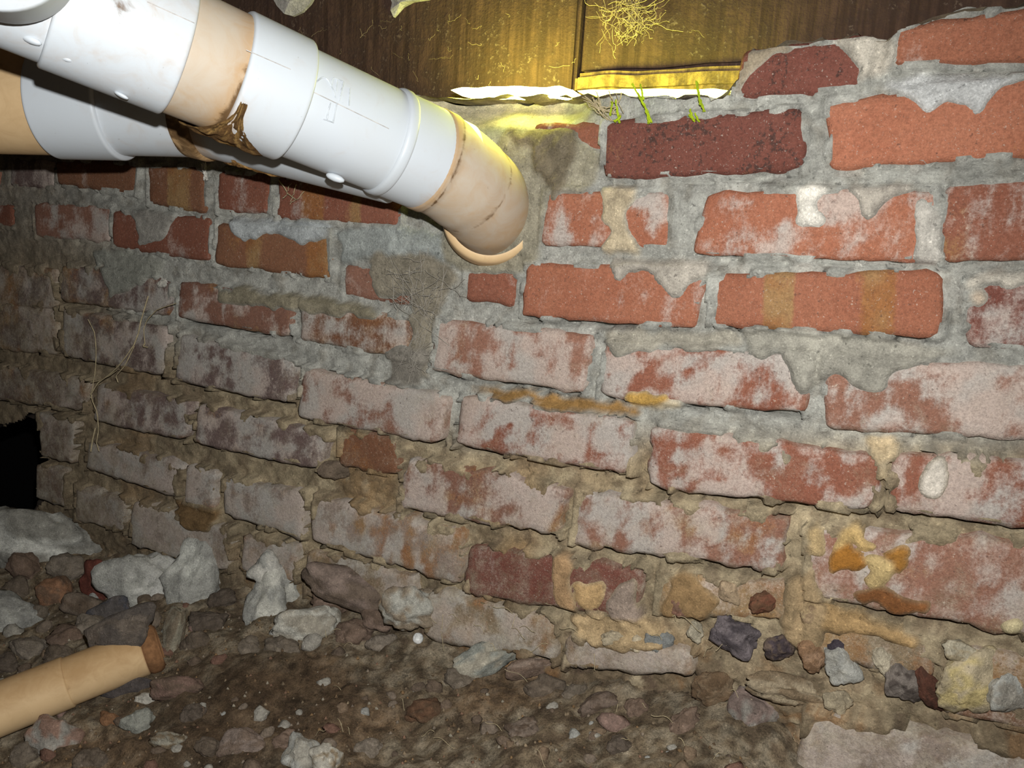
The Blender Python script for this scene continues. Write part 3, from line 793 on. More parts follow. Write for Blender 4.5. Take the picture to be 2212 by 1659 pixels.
# stones and lumps set in the foot of the wall: parts of the wall
for x, y, w_, h_, rot, c, c2, bl, ro in [
 (1588, 1372, 82, 66, -25, S(84,74,78), S(120,108,110), .2, .25), (1682, 1398, 52, 50, 0, S(80,66,70), S(110,90,76), .2, .25),
 (1758, 1412, 52, 64, 20, S(184,138,92), S(150,110,70), .2, .2), (1818, 1434, 62, 70, 12, S(176,172,158), GY, .4, .2),
 (1806, 1398, 34, 30, 0, S(78,68,78), None, .2, .2), (1502, 1366, 30, 40, 0, S(186,172,140), None, .2, .2),
 (1580, 1280, 46, 44, 0, S(176,146,104), None, .3, .2), (1656, 1300, 62, 44, 20, S(146,84,48), S(120,80,50), .3, .25),
 (1758, 1330, 46, 36, 0, S(196,164,104), S(160,130,90), .2, .25), (1910, 1424, 44, 60, 0, S(196,180,146), None, .3, .25),
 (1962, 1472, 84, 80, -20, S(138,124,112), S(96,84,76), .3, .2), (2010, 1490, 46, 90, 30, S(110,62,40), S(90,56,40), .2, .25),
 (2098, 1470, 150, 110, 25, S(204,178,92), S(190,170,130), .25, .25), (2084, 1408, 92, 40, -10, S(196,182,148), S(180,160,120), .3, .25),
 (2180, 1490, 80, 76, 0, S(160,152,136), GY, .3, .2), (1716, 1498, 150, 52, -12, S(172,150,112), S(140,116,82), .2, .4),
 (1810, 1518, 48, 40, 0, S(166,148,112), None, .2, .3), (1626, 1540, 104, 92, -6, S(138,114,102), S(150,142,130), .6, .15),
 (1545, 1485, 80, 58, 20, S(140,112,76), S(120,92,60), .2, .3), (1425, 1388, 50, 36, 0, S(130,132,128), None, .4, .2),
 (1335, 1376, 60, 34, 0, S(190,170,130), None, .1, .4), (1380, 1392, 46, 28, 0, S(200,180,140), None, .1, .4),
 (1470, 1310, 50, 44, 0, S(150,100,74), S(130,96,72), .3, .3), (720, 1016, 60, 30, 0, S(120,100,78), None, .2, .3),
 (352, 610, 20, 18, 0, S(190,184,170), None, .2, .3), (720, 1300, 70, 50, 0, S(150,120,98), S(116,92,72), .4, .25),
 (1150, 1440, 90, 40, 8, S(160,134,112), S(130,104,84), .5, .2), (820, 1338, 60, 46, 0, S(140,112,92), S(112,90,72), .4, .25)]:
    P = on_y(x, y, -.004); t = np.linalg.norm(P - CAM) / np.linalg.norm(ray(x, y))
    stone('stone', x, y, w_ * 1.08, h_ * 1.08, rot, c, c2, bl, ro, .74, .62, wall, pos=(P, t))

# loose crumbs one could pick up, scattered over the bank
k = 0
while k < 100:
    x, y = random.uniform(-20, 1720), random.uniform(1160, 1670)
    P, t = on_ground(x, y)
    if P[1] > -.03: continue
    s = random.uniform(9, 30) * (1 if random.random() < .75 else 1.5)
    c = random.choice([S(168,160,144), GY * .9, PKS * .85, S(140,112,80), S(128,104,80), S(118,96,74), S(138,118,96), S(134,92,70), S(112,92,72)])
    o = stone('stone_crumb', x, y, s * random.uniform(.9, 1.7), s, random.uniform(-40, 40), c, None, random.choice([0, .2, .5]), .25, .3, .7, low=True)
    tag(o, 'small loose crumb of stone or mortar on the dirt bank', 'stone', 'small loose crumbs scattered on the dirt bank')
    k += 1
for x, y, s_ in [(60,1232,60),(150,1236,56),(40,1268,50),(190,1350,50),(84,1330,44),(150,1378,52),(60,1400,56),(20,1440,44),(120,1420,40),(450,1345,52),(420,1390,46),(480,1300,44),(540,1400,40),(610,1400,46),(760,1370,50),(820,1390,40),(1000,1470,46),(1180,1480,50),(1240,1500,40),(60,1630,54),(200,1640,44),(450,1620,40),(420,1540,40),(610,1600,36),(800,1620,44),(1380,1530,44),(1480,1560,50),(1340,1610,40)]:
    c = random.choice([S(132,116,96), S(120,102,82), S(146,130,110), S(138,110,88), S(108,92,76)])
    tag(stone('rubble_stone', x, y, s_ * random.uniform(1.1, 1.6), s_, random.uniform(-30, 30), c, c * .8, .3, .25, .35, .8), 'dusty brown rubble stone half sunk in the dirt bank', 'stone', 'dusty brown stones half sunk in the dirt bank')
# grit too small to count
gv, gf, gc = [], [], []
for q in range(3200):
    x, y = random.uniform(-30, 1800), random.uniform(1150, 1690)
    xx = on_y(x, 800)[0]
    X_ = random.uniform(-1.15, .45); Y_ = -random.uniform(.03, .5)
    s = random.uniform(.0009, .0030)
    ctr = np.array([X_, Y_, float(ground(np.array(X_), np.array(Y_))) + s * .3])
    c = random.choice([S(166,156,138), S(140,126,110), S(140,110,90), S(144,116,84), S(124,102,78), S(106,88,68), S(146,128,104)])
    o8 = np.array([(1,0,0),(-1,0,0),(0,1,0),(0,-1,0),(0,0,1),(0,0,-1)], float) * s * rng.uniform(.6, 1.3, (6, 1))
    b0 = len(gv) * 6
    gv.append(o8 + ctr); gc.append(np.repeat(c[None], 6, 0))
    gf += [[b0 + a for a in f] for f in ((0,2,4),(2,1,4),(1,3,4),(3,0,4),(2,0,5),(1,2,5),(3,1,5),(0,3,5))]
grit = mk('grit', np.vstack(gv), np.array(gf), M_STONE, None, {'Col': np.vstack(gc)}, smooth=False)
tag(grit, 'fine grit and crumbs strewn over the dirt bank', 'grit', None, 'stuff')

P, t = on_ground(903, 1379)
bead = stone('bead', 903, 1379, 24, 25, 0, S(245,245,240), None, 0, .02, .1, .9, pos=(P, t))
tag(bead, 'tiny bright white round bead below the crumbly whitish lump', 'bead')

# ------------------------------------------------------------------ pipes
def tube(name, pts, rad, mat, parent, seg=64, stain=None, cap0=False, cap1=False, arc=None):
    pts = np.asarray(pts, float); rad = np.asarray(rad, float)
    T = np.gradient(pts, axis=0)
    keep = np.linalg.norm(T, axis=1)
    T = T / np.maximum(keep, 1e-9)[:, None]
    up = np.array([0, 0, 1.]); e1 = np.cross(T[0], up); e1 /= np.linalg.norm(e1)
    ring = []; an = np.linspace(0, 2 * math.pi, seg, endpoint=False)
    for i in range(len(pts)):
        e1 = e1 - T[i] * (e1 @ T[i]); e1 /= np.linalg.norm(e1); e2 = np.cross(T[i], e1)
        ring.append(pts[i] + rad[i] * (np.cos(an)[:, None] * e1 + np.sin(an)[:, None] * e2))
    V = np.stack(ring, 1)                                       # seg, n, 3
    n = len(pts)
    L = np.concatenate([[0], np.cumsum(np.linalg.norm(np.diff(pts, axis=0), axis=1))])
    tt = L / L[-1] if L[-1] > 0 else L
    st = np.zeros((seg, n, 3))
    A_, T_ = np.meshgrid(an, tt, indexing='ij')
    if stain is not None:
        r_, g_ = stain(T_, A_, V); st[..., 0] = r_; st[..., 1] = g_
    V = V.reshape(-1, 3); st = st.reshape(-1, 3)
    fcs = [list(f) for f in grid_faces(seg, n, True)]
    if cap0: fcs.append([i * n for i in range(seg)][::-1])
    if cap1: fcs.append([i * n + n - 1 for i in range(seg)])
    o = mk(name, V, fcs, mat, parent, {'stain': np.clip(st, 0, 1)})
    return o

def edge_profile(n, r, b=.0025, taper=0):
    pr = np.full(n, r) * np.linspace(1, 1 + taper, n)
    return pr

FA, FB = at_z(130, 0, .595), at_z(925, 345, .78)
fdir = (FB - FA) / np.linalg.norm(FB - FA)
def axis_at(A, Bp, px):
    lo, hi = -.6, 1.6
    for _ in range(60):
        m = (lo + hi) / 2
        if project(A + (Bp - A) * m)[0] < px: lo = m
        else: hi = m
    return A + (Bp - A) * lo
def seg_pts(A, Bp, x0, x1, r, n=24, lip=.002, rend=None):
    """straight section from pixel column x0 to x1 with rounded ends"""
    p0, p1 = axis_at(A, Bp, x0), axis_at(A, Bp, x1)
    L = np.linalg.norm(p1 - p0)
    s = np.concatenate([[0, 0, lip * .4, lip], np.linspace(lip * 1.8, L - lip * 1.8, n), [L - lip, L - lip * .4, L, L]])
    rr = np.full(len(s), r) if rend is None else np.linspace(r, rend, len(s))
    rr = rr.copy(); rr[0] = r * .84; rr[1] = r - lip; rr[2] = r - lip * .35
    e = rr[-1]; rr[-1] = e * .84; rr[-2] = e - lip; rr[-3] = e - lip * .35
    s[0] += 1e-5; s[-1] -= 1e-5; s = np.sort(s)
    d = (p1 - p0) / L
    return p0 + d * s[:, None], rr

pipe = empty('drain_pipe', at_z(580, 195, .69))
tag(pipe, 'white and cream plastic drain pipe with couplings and an elbow entering the brick wall', 'pipe')
def down(V): return sstep(.2, -1, (V[..., 2] - V[..., 2].mean()) / (np.ptp(V[..., 2]) / 2 + 1e-9))
def bottomness(V, A, Bp):
    d = (Bp - A) / np.linalg.norm(Bp - A)
    rel = V - A; perp = rel - (rel @ d)[..., None] * d
    perp = perp / (np.linalg.norm(perp, axis=-1)[..., None] + 1e-9)
    return -perp[..., 2]
BT = lambda V: bottomness(V, FA, FB)

# front run, from the camera side towards the wall
fit = empty('wye_fitting', FA); fit.parent = pipe; fit.matrix_parent_inverse = Matrix.Translation(-pipe.location)
fit.location = FA
def under(o):   # sub-part bookkeeping: keep world placement
    return o
p, r = seg_pts(FA, FB, -320, 150, .0485)
def sub(name, p, r, mat, stain=None, par=None, **kw):
    o = tube(name, p, r, mat, None, stain=stain, **kw)
    o.parent = par
    o.matrix_parent_inverse = par_inv(par)
    return o
def par_inv(par):
    m = Matrix.Translation(Vector(par.location)) if par.parent is None else Matrix.Translation(Vector(par.location))
    if par.parent is not None:
        m = Matrix.Translation(par.parent.location) @ par.matrix_parent_inverse @ Matrix.Translation(par.location)
    return m.inverted()
sub('body', p, r, M_PVC, lambda T, A, V: (.10 + .12 * T, .05 + 0 * T), fit, cap0=True)
p, r = seg_pts(FA, FB, 118, 385, .0520)
sub('socket', p, r, M_PVC, lambda T, A, V: (.16 + .05 * T, .06 + .52 * np.exp(-((T - .42) / .13) ** 2 - ((BT(V) + .0) / .2) ** 2)), fit)
# branch of the fitting, coming towards the camera
b0, b1 = at_z(36, -60, .60), at_z(-30, -165, .47)
bd = (b1 - b0) / np.linalg.norm(b1 - b0); Lb = np.linalg.norm(b1 - b0)
s = np.array([0, .25, .5, .5, .52, .56, .7, .9, 1.]) * Lb
sub('branch', b0 + bd * (s + np.arange(9) * 1e-5)[:, None], np.array([.043, .043, .043, .043, .0450, .0455, .0455, .0455, .0455]), M_PVC, lambda T, A, V: (.12 + 0 * T, .0 * T), fit, cap1=True)

def lug(px, py, wpx, hpx, rot, z, par):
    d = ray(px, py); ctr = CAM + d * z
    v = ICO2_V * np.array([wpx * z / F / 2, hpx * z / F / 2, .004])
    th = math.radians(rot); R = np.array([[math.cos(th), -math.sin(th), 0], [math.sin(th), math.cos(th), 0], [0, 0, 1]])
    v = (v @ R.T) @ M.T + ctr
    o = mk('lug', v, ICO2_F, M_PVC, None, {'stain': np.zeros((len(v), 3))})
    o.parent = par; o.matrix_parent_inverse = par_inv(par)
lug(68, 87, 46, 17, -20, .568, fit); lug(134, 121, 50, 18, -26, .582, fit); lug(262, 206, 34, 10, -26, .615, fit)

def psub(name, x0, x1, r, mat, stain, A=FA, Bp=FB, rend=None, lip=.002):
    p, rr = seg_pts(A, Bp, x0, x1, r, lip=lip, rend=rend)
    return sub(name, p, rr, mat, stain, pipe)
psub('pipe', 372, 520, .0496, M_PVC_CREAM, lambda T, A, V: (.22 + .45 * sstep(.45, .86, T) + .2 * sstep(.3, 1, BT(V)), .02 + .62 * sstep(.6, .88, T) * sstep(-.2, .9, BT(V)) + .40 * sstep(.74, .86, T)))
psub('coupling', 498, 632, .0532, M_PVC, lambda T, A, V: (.06 + .55 * sstep(.35, .05, T) * sstep(.2, .9, BT(V)), .0 + .75 * sstep(.75, 1., BT(V)) * sstep(1.05, .1, T)))
psub('pipe', 615, 985, .0478, M_PVC, lambda T, A, V: (.03 + 0 * T, .02 + 0 * T))
psub('collar_ring', 826, 850, .0506, M_PVC, lambda T, A, V: (0 * T, 0 * T), lip=.003)
psub('sleeve', 838, 932, .0493, M_PVC, lambda T, A, V: (.05 + .5 * sstep(.55, 1, T) * sstep(.3, .95, BT(V)), .03 + .2 * sstep(.8, 1, BT(V)) * T), lip=.001)
# elbow
ec = [(905, 336, .772), (925, 345, .78), (950, 357, .787), (980, 375, .796), (1008, 398, .808), (1034, 420, .824), (1052, 446, .844), (1059, 468, .868), (1061, 482, .90)]
E = np.array([at_z(*e) for e in ec])
def resample(P, n):
    L = np.concatenate([[0], np.cumsum(np.linalg.norm(np.diff(P, axis=0), axis=1))])
    o = np.stack([np.interp(np.linspace(0, L[-1], n * 3), L, P[:, k]) for k in range(3)], 1)
    for _ in range(14):
        o[1:-1] = (o[:-2] + 2 * o[1:-1] + o[2:]) / 4
    return o[np.linspace(0, len(o) - 1, n).astype(int)]
Es = resample(E, 40)
t_ = np.linspace(0, 1, 40)
er = np.where(t_ < .13, .0500, np.where(t_ < .40, .0484, np.where(t_ < .425, .0474, .0478)))
er = er * (1 - .06 * np.clip((t_ - .55) / .45, 0, 1))
er[0] = .042; er[1] = .0485
sub('elbow', Es, er, M_PVC_CREAM, lambda T, A, V: (.36 + .30 * sstep(.16, .08, T) + .34 * sstep(.45, .95, T) + .25 * (fbm(V[..., 0] * 25, V[..., 1] * 25, V[..., 2] * 25) - .5), .04 + .5 * np.exp(-((T - .125) / .02) ** 2) + .55 * np.exp(-((T - .42) / .014) ** 2)), pipe)
# hub ring at the wall
hd = Es[-1] - Es[-6]; hd /= np.linalg.norm(hd)
hc = at_z(1060, 468, .852)
hs = np.array([-.018, -.017, -.004, .004, .009, .010, .03]); hr = np.array([.044, .0495, .0510, .0515, .0520, .0515, .0500])
sub('wall_hub', hc + hd * hs[:, None], hr, M_TANPIPE, lambda T, A, V: (.20 + .25 * T, .05 + .25 * sstep(.3, .8, T)), pipe)

# raised mould seam and cast mark on the white pipe
def cyl_hit(px, py, A, d, rad):
    o = CAM - A; v = ray(px, py)
    o = o - d * (o @ d); w_ = v - d * (v @ d)
    a, b_, c_ = w_ @ w_, 2 * o @ w_, o @ o - rad * rad
    q = b_ * b_ - 4 * a * c_
    if q < 0: q = 0
    t = (-b_ - math.sqrt(q)) / (2 * a)
    return CAM + v * t
def wire(name, pts, rad, mat, par, seg=6):
    pts = np.array(pts)
    n = len(pts)
    rr = np.full(n, rad) if np.isscalar(rad) else np.array(rad)
    T = np.gradient(pts, axis=0); T /= np.maximum(np.linalg.norm(T, axis=1), 1e-9)[:, None]
    vs = []
    an = np.linspace(0, 2 * math.pi, seg, endpoint=False)
    for i in range(n):
        e1 = np.cross(T[i], [.31, .2, .93]); e1 /= np.linalg.norm(e1) + 1e-9; e2 = np.cross(T[i], e1)
        vs.append(pts[i] + rr[i] * (np.cos(an)[:, None] * e1 + np.sin(an)[:, None] * e2))
    V = np.stack(vs, 1).reshape(-1, 3)
    return V, grid_faces(seg, n, True)
def wires(name, lists, rads, mat, par=None, top=False):
    vs, fs, b0 = [], [], 0
    for L_, r_ in zip(lists, rads):
        V, f = wire(name, L_, r_, mat, None); vs.append(V); fs.append(f + b0); b0 += len(V)
    V = np.vstack(vs)
    o = mk(name, V, np.vstack(fs), mat, None)
    if par is not None:
        o.parent = par; o.matrix_parent_inverse = par_inv(par)
    return o
M_SEAM = plain('seam_grey', S(176, 172, 168), .6)
M_MARK = plain('cast_mark', S(184, 190, 196), .4)
sl = [cyl_hit(x, y, FA, fdir, .0479) for x, y in zip(np.linspace(642, 840, 24), np.linspace(182, 278, 24))]
for l_ in (sl, [cyl_hit(x, y, FA, fdir, .0533) for x, y in zip(np.linspace(532, 628, 12), np.linspace(108, 150, 12))],
      [cyl_hit(x, y, FA, fdir, .0521) for x, y in zip(np.linspace(318, 420, 12), np.linspace(4, 50, 12))]):
    wires('mould_seam', [l_], [.0004], M_SEAM, pipe)
mk_l = [[(684,177),(690,171),(698,166),(707,170),(714,182),(721,196),(725,212)], [(716,184),(718,172),(722,168),(741,176)], [(741,176),(738,196),(733,218)],
        [(728,172),(726,196)], [(741,176),(742,180),(737,196)], [(755,190),(754,228)], [(728,222),(724,240),(720,262)], [(714,222),(709,240),(706,256)], [(698,257),(710,261),(721,265)], [(709,250),(706,258)]]
def dens(L_): 
    L_ = np.array(L_, float); s = np.linspace(0, len(L_) - 1, 12)
    return [(np.interp(a, np.arange(len(L_)), L_[:, 0]), np.interp(a, np.arange(len(L_)), L_[:, 1])) for a in s]
wires('cast_mark', [[cyl_hit(x, y, FA, fdir, .0480) for x, y in dens(l)] for l in mk_l], [.0006] * len(mk_l), M_MARK, pipe)
def pad(poly, rad=.0486):
    pass
lug(724, 384, 44, 17, -20, .722, pipe)

# brown crust of old glue hanging under the coupling
def crust(name, A, Bp, x0, x1, rad, a0, a1, colr, par, thick=.004):
    p0, p1 = axis_at(A, Bp, x0), axis_at(A, Bp, x1)
    d = (p1 - p0) / np.linalg.norm(p1 - p0)
    tc = CAM - p0; tc = tc - d * (tc @ d); tc /= np.linalg.norm(tc)          # towards the camera
    dn = np.array([0, 0, -1.]); dn = dn - d * (dn @ d); dn -= tc * (dn @ tc); dn /= np.linalg.norm(dn)
    nu, nv = 60, 34
    U, W = np.meshgrid(np.linspace(0, 1, nu), np.linspace(0, 1, nv), indexing='ij')
    an = np.radians(a0 + (a1 - a0) * U)
    nz_ = fbm(U * 12, W * 7, x0 * .1, 4)
    kk = sstep(.1, .75, U); w2 = (.36 + .10 * W) * (1 - kk) + W * kk
    rr = rad + thick * (nz_ - .25) * 1.6 * sstep(0, .12, U) * sstep(0, .12, 1 - U) * sstep(0, .15, W) * sstep(0, .15, 1 - W) - .0012
    V = p0 + (p1 - p0) * w2[..., None] + rr[..., None] * (np.cos(an)[..., None] * tc + np.sin(an)[..., None] * dn)
    cc = np.asarray(colr)[None, None] * (.5 + 1.0 * fbm(U * 6, W * 16, 3., 4)[..., None])
    cc = cc + (S(176,140,84) - cc) * sstep(.5, .7, fbm(U * 9, W * 20, 8., 4))[..., None] * .8
    o = mk(name, V.reshape(-1, 3), grid_faces(nu, nv), M_STONE, None, {'Col': cc.reshape(-1, 3)})
    o.parent = par; o.matrix_parent_inverse = par_inv(par)
    return o
crust('glue_crust', FA, FB, 432, 622, .0540, 15, 120, S(104, 76, 44), pipe, .0045)

# back run: cream pipe, white coupling, brown sealed collar, white pipe into the front run
BA, BB = at_z(-200, 214, .845), at_z(430, 226, .835)
CA, CB = at_z(430, 226, .835), at_z(860, 330, .80)
p, r = seg_pts(BA, BB, -1400, 130, .0535); sub('pipe', p, r, M_TANPIPE, lambda T, A, V: (.3 + .15 * (fbm(V[..., 0] * 40, V[..., 1] * 40, V[..., 2] * 12) - .5), .05 + .25 * fbm(V[..., 0] * 60, V[..., 1] * 60, V[..., 2] * 20)), pipe)
p, r = seg_pts(BA, BB, 118, 262, .0575); sub('coupling', p, r, M_PVC, lambda T, A, V: (.05 + 0 * T, .0 * T), pipe)
p, r = seg_pts(BA, BB, 250, 440, .0525); sub('pipe', p, r, M_PVC, lambda T, A, V: (.12 + .5 * sstep(.75, .9, T), .0 + .3 * sstep(.75, .9, T)), pipe)
p, r = seg_pts(CA, CB, 425, 860, .0505); sub('pipe', p, r, M_PVC, lambda T, A, V: (.08 + .55 * sstep(.25, .1, T), .0 + .2 * sstep(.2, .1, T)), pipe)
p, r = seg_pts(CA, CB, 422, 470, .0545, lip=.004); sub('sealed_collar', p, r, M_TANPIPE, lambda T, A, V: (.75 + 0 * T, .55 + .1 * (fbm(V[..., 0] * 60, V[..., 1] * 60, V[..., 2] * 60) - .5)), pipe)
crust('glue_crust', CA, CB, 480, 640, .0512, 60, 110, S(150, 110, 64), pipe, .003)

# tan waste pipe in the rubble
wp0, wt0 = on_ground(-120, 1612); wp1, wt1 = on_ground(330, 1405)
wr = 52 * (wt0 + wt1) / 2 / F
lift = -ray(100, 1500) / np.linalg.norm(ray(100, 1500)) * wr * .25
WA, WB = at_z(-60, 1555, wt0 * .97), at_z(318, 1405, wt1 * .965)
wpe = empty('waste_pipe', (WA + WB) / 2)
tag(wpe, 'tan plastic waste pipe half buried in rubble with a rusty hub', 'pipe')
p, r = seg_pts(WA, WB, -300, 150, wr * 1.04); sub('pipe', p, r, M_TANPIPE, lambda T, A, V: (.16 + .55 * sstep(.0, -.9, bottomness(V, WA, WB)), .05 + .15 * sstep(-.5, -1, bottomness(V, WA, WB))), wpe)
p, r = seg_pts(WA, WB, 138, 312, wr * .98); sub('coupling', p, r, M_TANPIPE, lambda T, A, V: (.30 + .5 * sstep(.1, -.9, bottomness(V, WA, WB)), .06 + .2 * sstep(.15, 0, T)), wpe)
p, r = seg_pts(WA, WB, 308, 346, wr * 1.02, lip=.006)
sub('rusty_hub', p, r, plain('rust', S(128, 92, 62), .95), None, wpe)

# ------------------------------------------------------------------ timbers above the wall
def box(name, x0, x1, y0, y1, z0, z1, mat, parent=None, nx=40, jag=.002, bev=.004):
    bm = bmesh.new()
    bmesh.ops.create_cube(bm, size=1)
    for v in bm.verts: v.co = Vector(((x0 + x1) / 2 + v.co.x * (x1 - x0), (y0 + y1) / 2 + v.co.y * (y1 - y0), (z0 + z1) / 2 + v.co.z * (z1 - z0)))
    bmesh.ops.subdivide_edges(bm, edges=[e for e in bm.edges if abs(e.verts[0].co.x - e.verts[1].co.x) > .5 * (x1 - x0)], cuts=nx)
    bmesh.ops.bevel(bm, geom=[e for e in bm.edges if len(e.link_faces) == 2 and e.calc_face_angle(0) > .5], offset=bev, segments=2, affect='EDGES')
    for v in bm.verts:
        v.co.z += (float(vn(v.co.x * 30, v.co.y * 40, v.co.z * 5)) - .5) * jag * 2
        v.co.y += (float(vn(v.co.x * 25 + 9, v.co.y * 40, v.co.z * 25)) - .5) * jag * 2
    me = bpy.data.meshes.new(name); bm.to_mesh(me); bm.free(); me.materials.append(mat)
    o = bpy.data.objects.new(name, me); col.objects.link(o)
    if parent: o.parent = parent
    return o
YB = .066
zb = on_y(1100, 214, YB)[2]; xs_ = on_y(1242, 180, YB)[0]; zr = on_y(1420, 150, YB)[2]; xr = on_y(1690, 150, YB)[0]
bm1 = tag(box('rim_beam', -2.2, xs_, YB, YB + .05, zb, zb + .24, M_WOOD), 'dark timber rim beam over the white pipe, its end lit yellow', 'beam')
bm2 = tag(box('rim_beam', xs_ + .003, 1.5, YB + .004, YB + .05, zr, zb + .24, M_WOOD), 'dark timber rim beam above the top bricks, hung with pale cobweb', 'beam')
sp_ = tag(box('sill_strip', xs_ + .003, xr + .1, YB - .012, YB + .05, on_y(1420, 196, YB - .012)[2], zr - .001, M_WOOD2, bev=.005), 'narrow timber sill strip glowing yellow above the mortar bed', 'sill')

# glowing strips added on the wall top to light the timbers yellow
M_GLOW = plain('added_glow', (1, .9, .5), .5, (.82, .84, .13), 125.0)
M_GLOW2 = plain('added_glow_dim', (1, .9, .4), .5, (.74, .86, .08), 44.0)
def gap(x0, x1, ya, yb, mat, name, yoff):
    a, b2 = on_y(x0, (ya + yb) / 2, yoff), on_y(x1, (ya + yb) / 2, yoff)
    n = 40; ts = np.linspace(0, 1, n)
    za, zb_ = on_y((x0 + x1) / 2, yb, yoff)[2], on_y((x0 + x1) / 2, ya, yoff)[2]
    vs = []
    hh = (zb_ - za) / 2
    for t in ts:
        c = a + (b2 - a) * t
        k = (.62 + .45 * float(vn(t * 9, 3.1, 1.))) * min(1, t * 8 + .25, (1 - t) * 8 + .25)
        vs += [c + np.array([0, .012, -hh * k]), c + np.array([0, -.010, hh * k])]
    o = mk(name, np.array(vs), grid_faces(n, 2), mat, None)
    return o
g1 = gap(985, 1246, 190, 211, M_GLOW, 'light_strip_1', .004)
tag(g1, 'thin bright yellow glowing strip added under the rim beam', None, None, 'structure')
g2 = gap(1256, 1585, 196, 207, M_GLOW2, 'light_strip_2', .016)
tag(g2, 'dim greenish yellow glowing strip added under the sill strip', None, None, 'structure')

ce = box('ceiling', -2.2, 1.5, -1.3, YB + .06, zb + .245, zb + .27, wood_mat('ceiling_boards', S(70, 56, 44)), nx=10)
tag(ce, 'dark floor boards overhead', None, None, 'structure')
bk_ = box('hole_backing', -4.5, 1.5, .55, .58, -1.2, .8, plain('hole_black', S(16, 14, 14)), nx=4)  # plane added behind the hole, its darkness put into a near-black colour
tag(bk_, 'near-black plane added behind the hole in the wall', None, None, 'structure')

# pale flakes of peeled paint hanging from the beam
def flake(poly, y, label):
    pts = np.array([on_y(a, b_, y) for a, b_ in poly])
    c = pts.mean(0)
    n = len(pts)
    V, Fc = [], []
    for k, dy in enumerate((0, .004)):
        for i, p_ in enumerate(pts): V.append(p_ + np.array([0, dy + .006 * (float(vn(i * 1.7, k * .3, 2.)) - .5), 0]))
        V.append(c + np.array([0, dy - .006, 0]))
    for i in range(n):
        j = (i + 1) % n
        Fc.append([i, j, n]); Fc.append([n + 1 + j, n + 1 + i, 2 * n + 1]); Fc.append([j, i, n + 1 + i, n + 1 + j])
    V = np.array(V) - c
    o = mk('paint_flake', V, Fc, M_STONE, None, {'Col': np.repeat(S(196, 190, 180)[None], len(V), 0) * rng.uniform(.8, 1.1, (len(V), 1))}, smooth=False)
    o.location = Vector(c); tag(o, label, 'flake')
flake([(575,-30),(690,-30),(668,8),(652,26),(630,34),(614,30),(596,12)], YB - .006, 'broad pale plaster flake hanging from the beam above the coupling')
flake([(838,-20),(930,-20),(925,-2),(890,4),(868,14),(856,30),(848,36),(844,22),(846,6)], YB - .006, 'pointed pale plaster flake dangling from the dark beam')

# cobwebs, roots, moss
def strand(p0, p1, sag, wob, n=14, y=0.):
    o = []
    for i in range(n):
        t = i / (n - 1)
        o.append((p0[0] + (p1[0] - p0[0]) * t + (random.random() - .5) * wob, p0[1] + (p1[1] - p0[1]) * t + sag * math.sin(math.pi * t) + (random.random() - .5) * wob))
    return o
M_WEB = plain('cobweb', S(150, 132, 104), 1.0)
M_WEBG = plain('cobweb_grey', S(150, 144, 134), 1.0)
M_ROOT = plain('root_fibre', S(166, 152, 122), 1.0)
M_MOSS = plain('moss', S(150, 170, 30), .9)
def web(name, polys, y, rad, mat, label, cat='cobweb'):
    lists = []
    for L_ in polys:
        yo = y + random.uniform(-.002, .002)
        lists.append([on_y(a, b_, yo) for a, b_ in dens(L_)] if len(L_) < 12 else [on_y(a, b_, yo) for a, b_ in L_])
    o = wires(name, lists, [rad * random.uniform(.6, 1.3) for _ in lists], mat)
    tag(o, label, cat)
    return o
root = [[(190,690),(205,720),(208,760),(206,800),(200,835),(196,860)], [(320,640),(305,690),(296,735),(262,785),(238,808),(210,828),(198,850)],
        [(380,655),(340,668),(318,690),(310,712),(313,742)], [(196,850),(200,868),(210,890),(213,930),(208,955),(214,975)],
        [(252,800),(236,812),(214,822),(196,826)], [(290,748),(270,790),(250,812),(255,826)], [(206,925),(200,950),(196,975)], [(313,742),(309,748),(318,750)]]
web('root_tangle', root, -.016, .0009, M_ROOT, 'pale dry root strands hanging down the dusky bricks', 'root')
fz_ = [strand((random.gauss(1360, 34), random.gauss(20, 30)), (random.gauss(1360, 40), random.gauss(50, 34)), 6, 12, 10) for _ in range(70)]
fz_ += [strand((1300,14),(1310,66),4,8), strand((1360,30),(1352,94),4,8), strand((1405,40),(1385,96),4,8), strand((1300,60),(1330,110),6,8), strand((1490,70),(1520,82),-10,4), strand((1440,20),(1400,60),6,9)]
web('cobweb', fz_, YB - .007, .00025, M_WEB, 'fluffy pale cobweb clumped on the yellow lit beam')
dz = [strand((random.uniform(590, 1000), random.uniform(60, 190)), (0, 0), 0, 0) for _ in range(0)]
for q in range(34):
    a = (random.uniform(640, 1240), random.uniform(20, 185))
    dz.append(strand(a, (a[0] + random.gauss(0, 18), a[1] + random.gauss(6, 14)), 3, 6, 8))
tag(web('cobweb', dz, YB - .005, .00016, M_WEB, 'thin dusty cobweb threads spread over the dark rim beam'), kind='stuff')
g_ = [strand((random.gauss(900, 40), random.gauss(620, 40)), (random.gauss(900, 40), random.gauss(640, 40)), 5, 9, 10) for _ in range(36)]
g_ += [strand((random.gauss(888, 16), random.gauss(780, 26)), (random.gauss(900, 16), random.gauss(740, 26)), 5, 8, 10) for _ in range(24)]
g_ += [strand((960, 570), (945, 700), 4, 3), strand((965, 580), (880, 830), 10, 4), strand((935, 640), (850, 810), 8, 5)]
web('cobweb', g_, -.008, .00026, M_WEBG, 'grey dust cobweb hanging below the elbow')
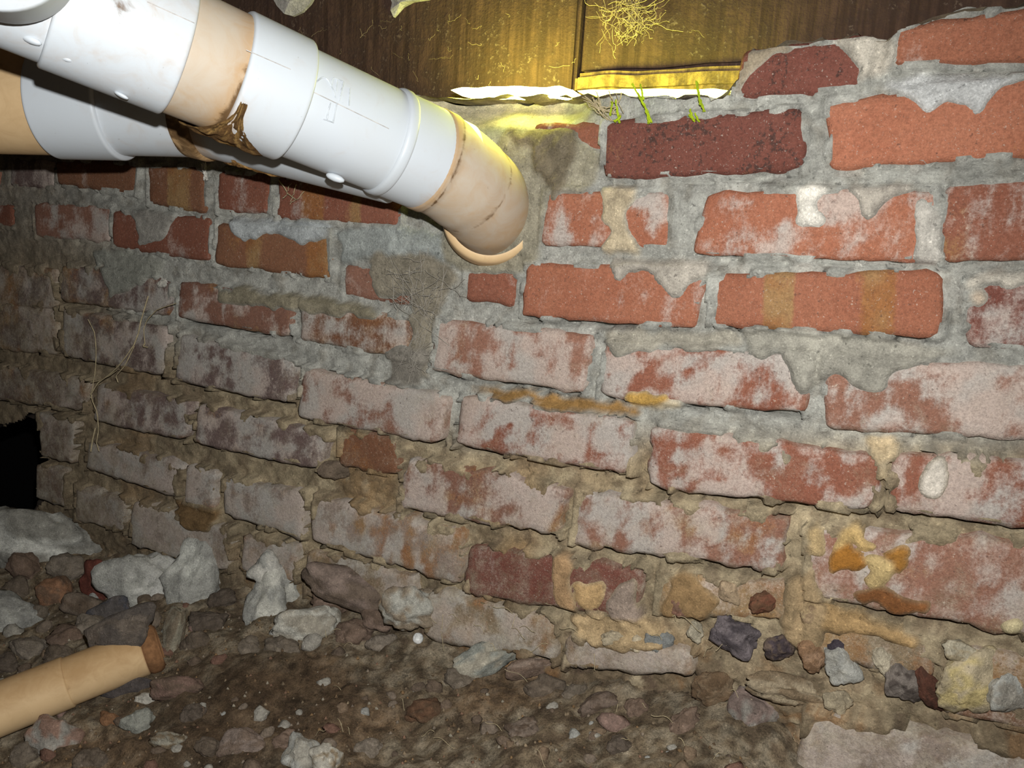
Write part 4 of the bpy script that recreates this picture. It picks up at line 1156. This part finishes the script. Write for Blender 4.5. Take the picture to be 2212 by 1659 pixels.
pz = [strand((628, 395), (612, 430), 4, 5, 10), strand((640, 396), (628, 436), 4, 5, 10), strand((604, 392), (636, 428), 6, 5, 10), strand((655, 415), (625, 440), 3, 4, 10)]
web('cobweb', pz, -.012, .0005, M_ROOT, 'wispy cobweb on the bricks under the white pipe')
web('cobweb', [strand((440 + random.gauss(0, 4), 352), (444 + random.gauss(0, 4), 388), 2, 5, 10) for _ in range(9)], -.012, .0007, plain('pale_fluff', S(200, 196, 188)), 'short whitish cobweb tuft hanging under the brown sealed collar')
hr_ = []
for q in range(46):
    a = (random.uniform(600, 1720), random.uniform(1330, 1640))
    P, t = on_ground(*a)
    P = P + np.array([0, -.004, .006]); ang = random.uniform(0, 6.3); L_ = random.uniform(.01, .035)
    hr_.append([P + np.array([math.cos(ang) * L_ * s_, -.2 * L_ * s_, math.sin(ang) * L_ * s_ * .7 + .003 * math.sin(s_ * 5)]) for s_ in np.linspace(0, 1, 8)])
o = wires('root_fibres', hr_, [.0003] * len(hr_), M_ROOT); tag(o, 'thin dry root fibres strewn on the dirt bank', 'fibres', None, 'stuff')
for nm, spots, lab in (('moss_sprig', [(1330, 215, 1338, 266), (1322, 220, 1318, 250), (1340, 250, 1328, 262)], 'yellow green moss sprig beside the dirt lump by the elbow'),
                  ('moss_sprig', [(1366, 180, 1392, 228), (1392, 224, 1406, 262), (1398, 240, 1402, 266), (1394, 240, 1408, 264), (1384, 182, 1390, 214)], 'long bright green moss sprig hanging over the dark spotted brick'),
                  ('moss_sprig', [(1505, 175, 1512, 226), (1512, 214, 1522, 240), (1490, 248, 1500, 258), (1502, 244, 1510, 262), (1490, 236, 1500, 262)], 'short yellow moss sprig at the end of the sill strip')):
    web(nm, [strand(s_[:2], s_[2:], 2, 4, 10) for s_ in spots for _ in range(4)], -.012, .0007, M_MOSS, lab, 'moss')
# straw and grass bits by the glowing strip
web('straw_wisp', [strand((random.uniform(1255, 1345), random.uniform(195, 235)), (random.uniform(1290, 1345), random.uniform(225, 266)), 4, 5, 9) for _ in range(22)], -.010, .0005, M_ROOT, 'tuft of straw poking out beside the glowing strip', 'straw')
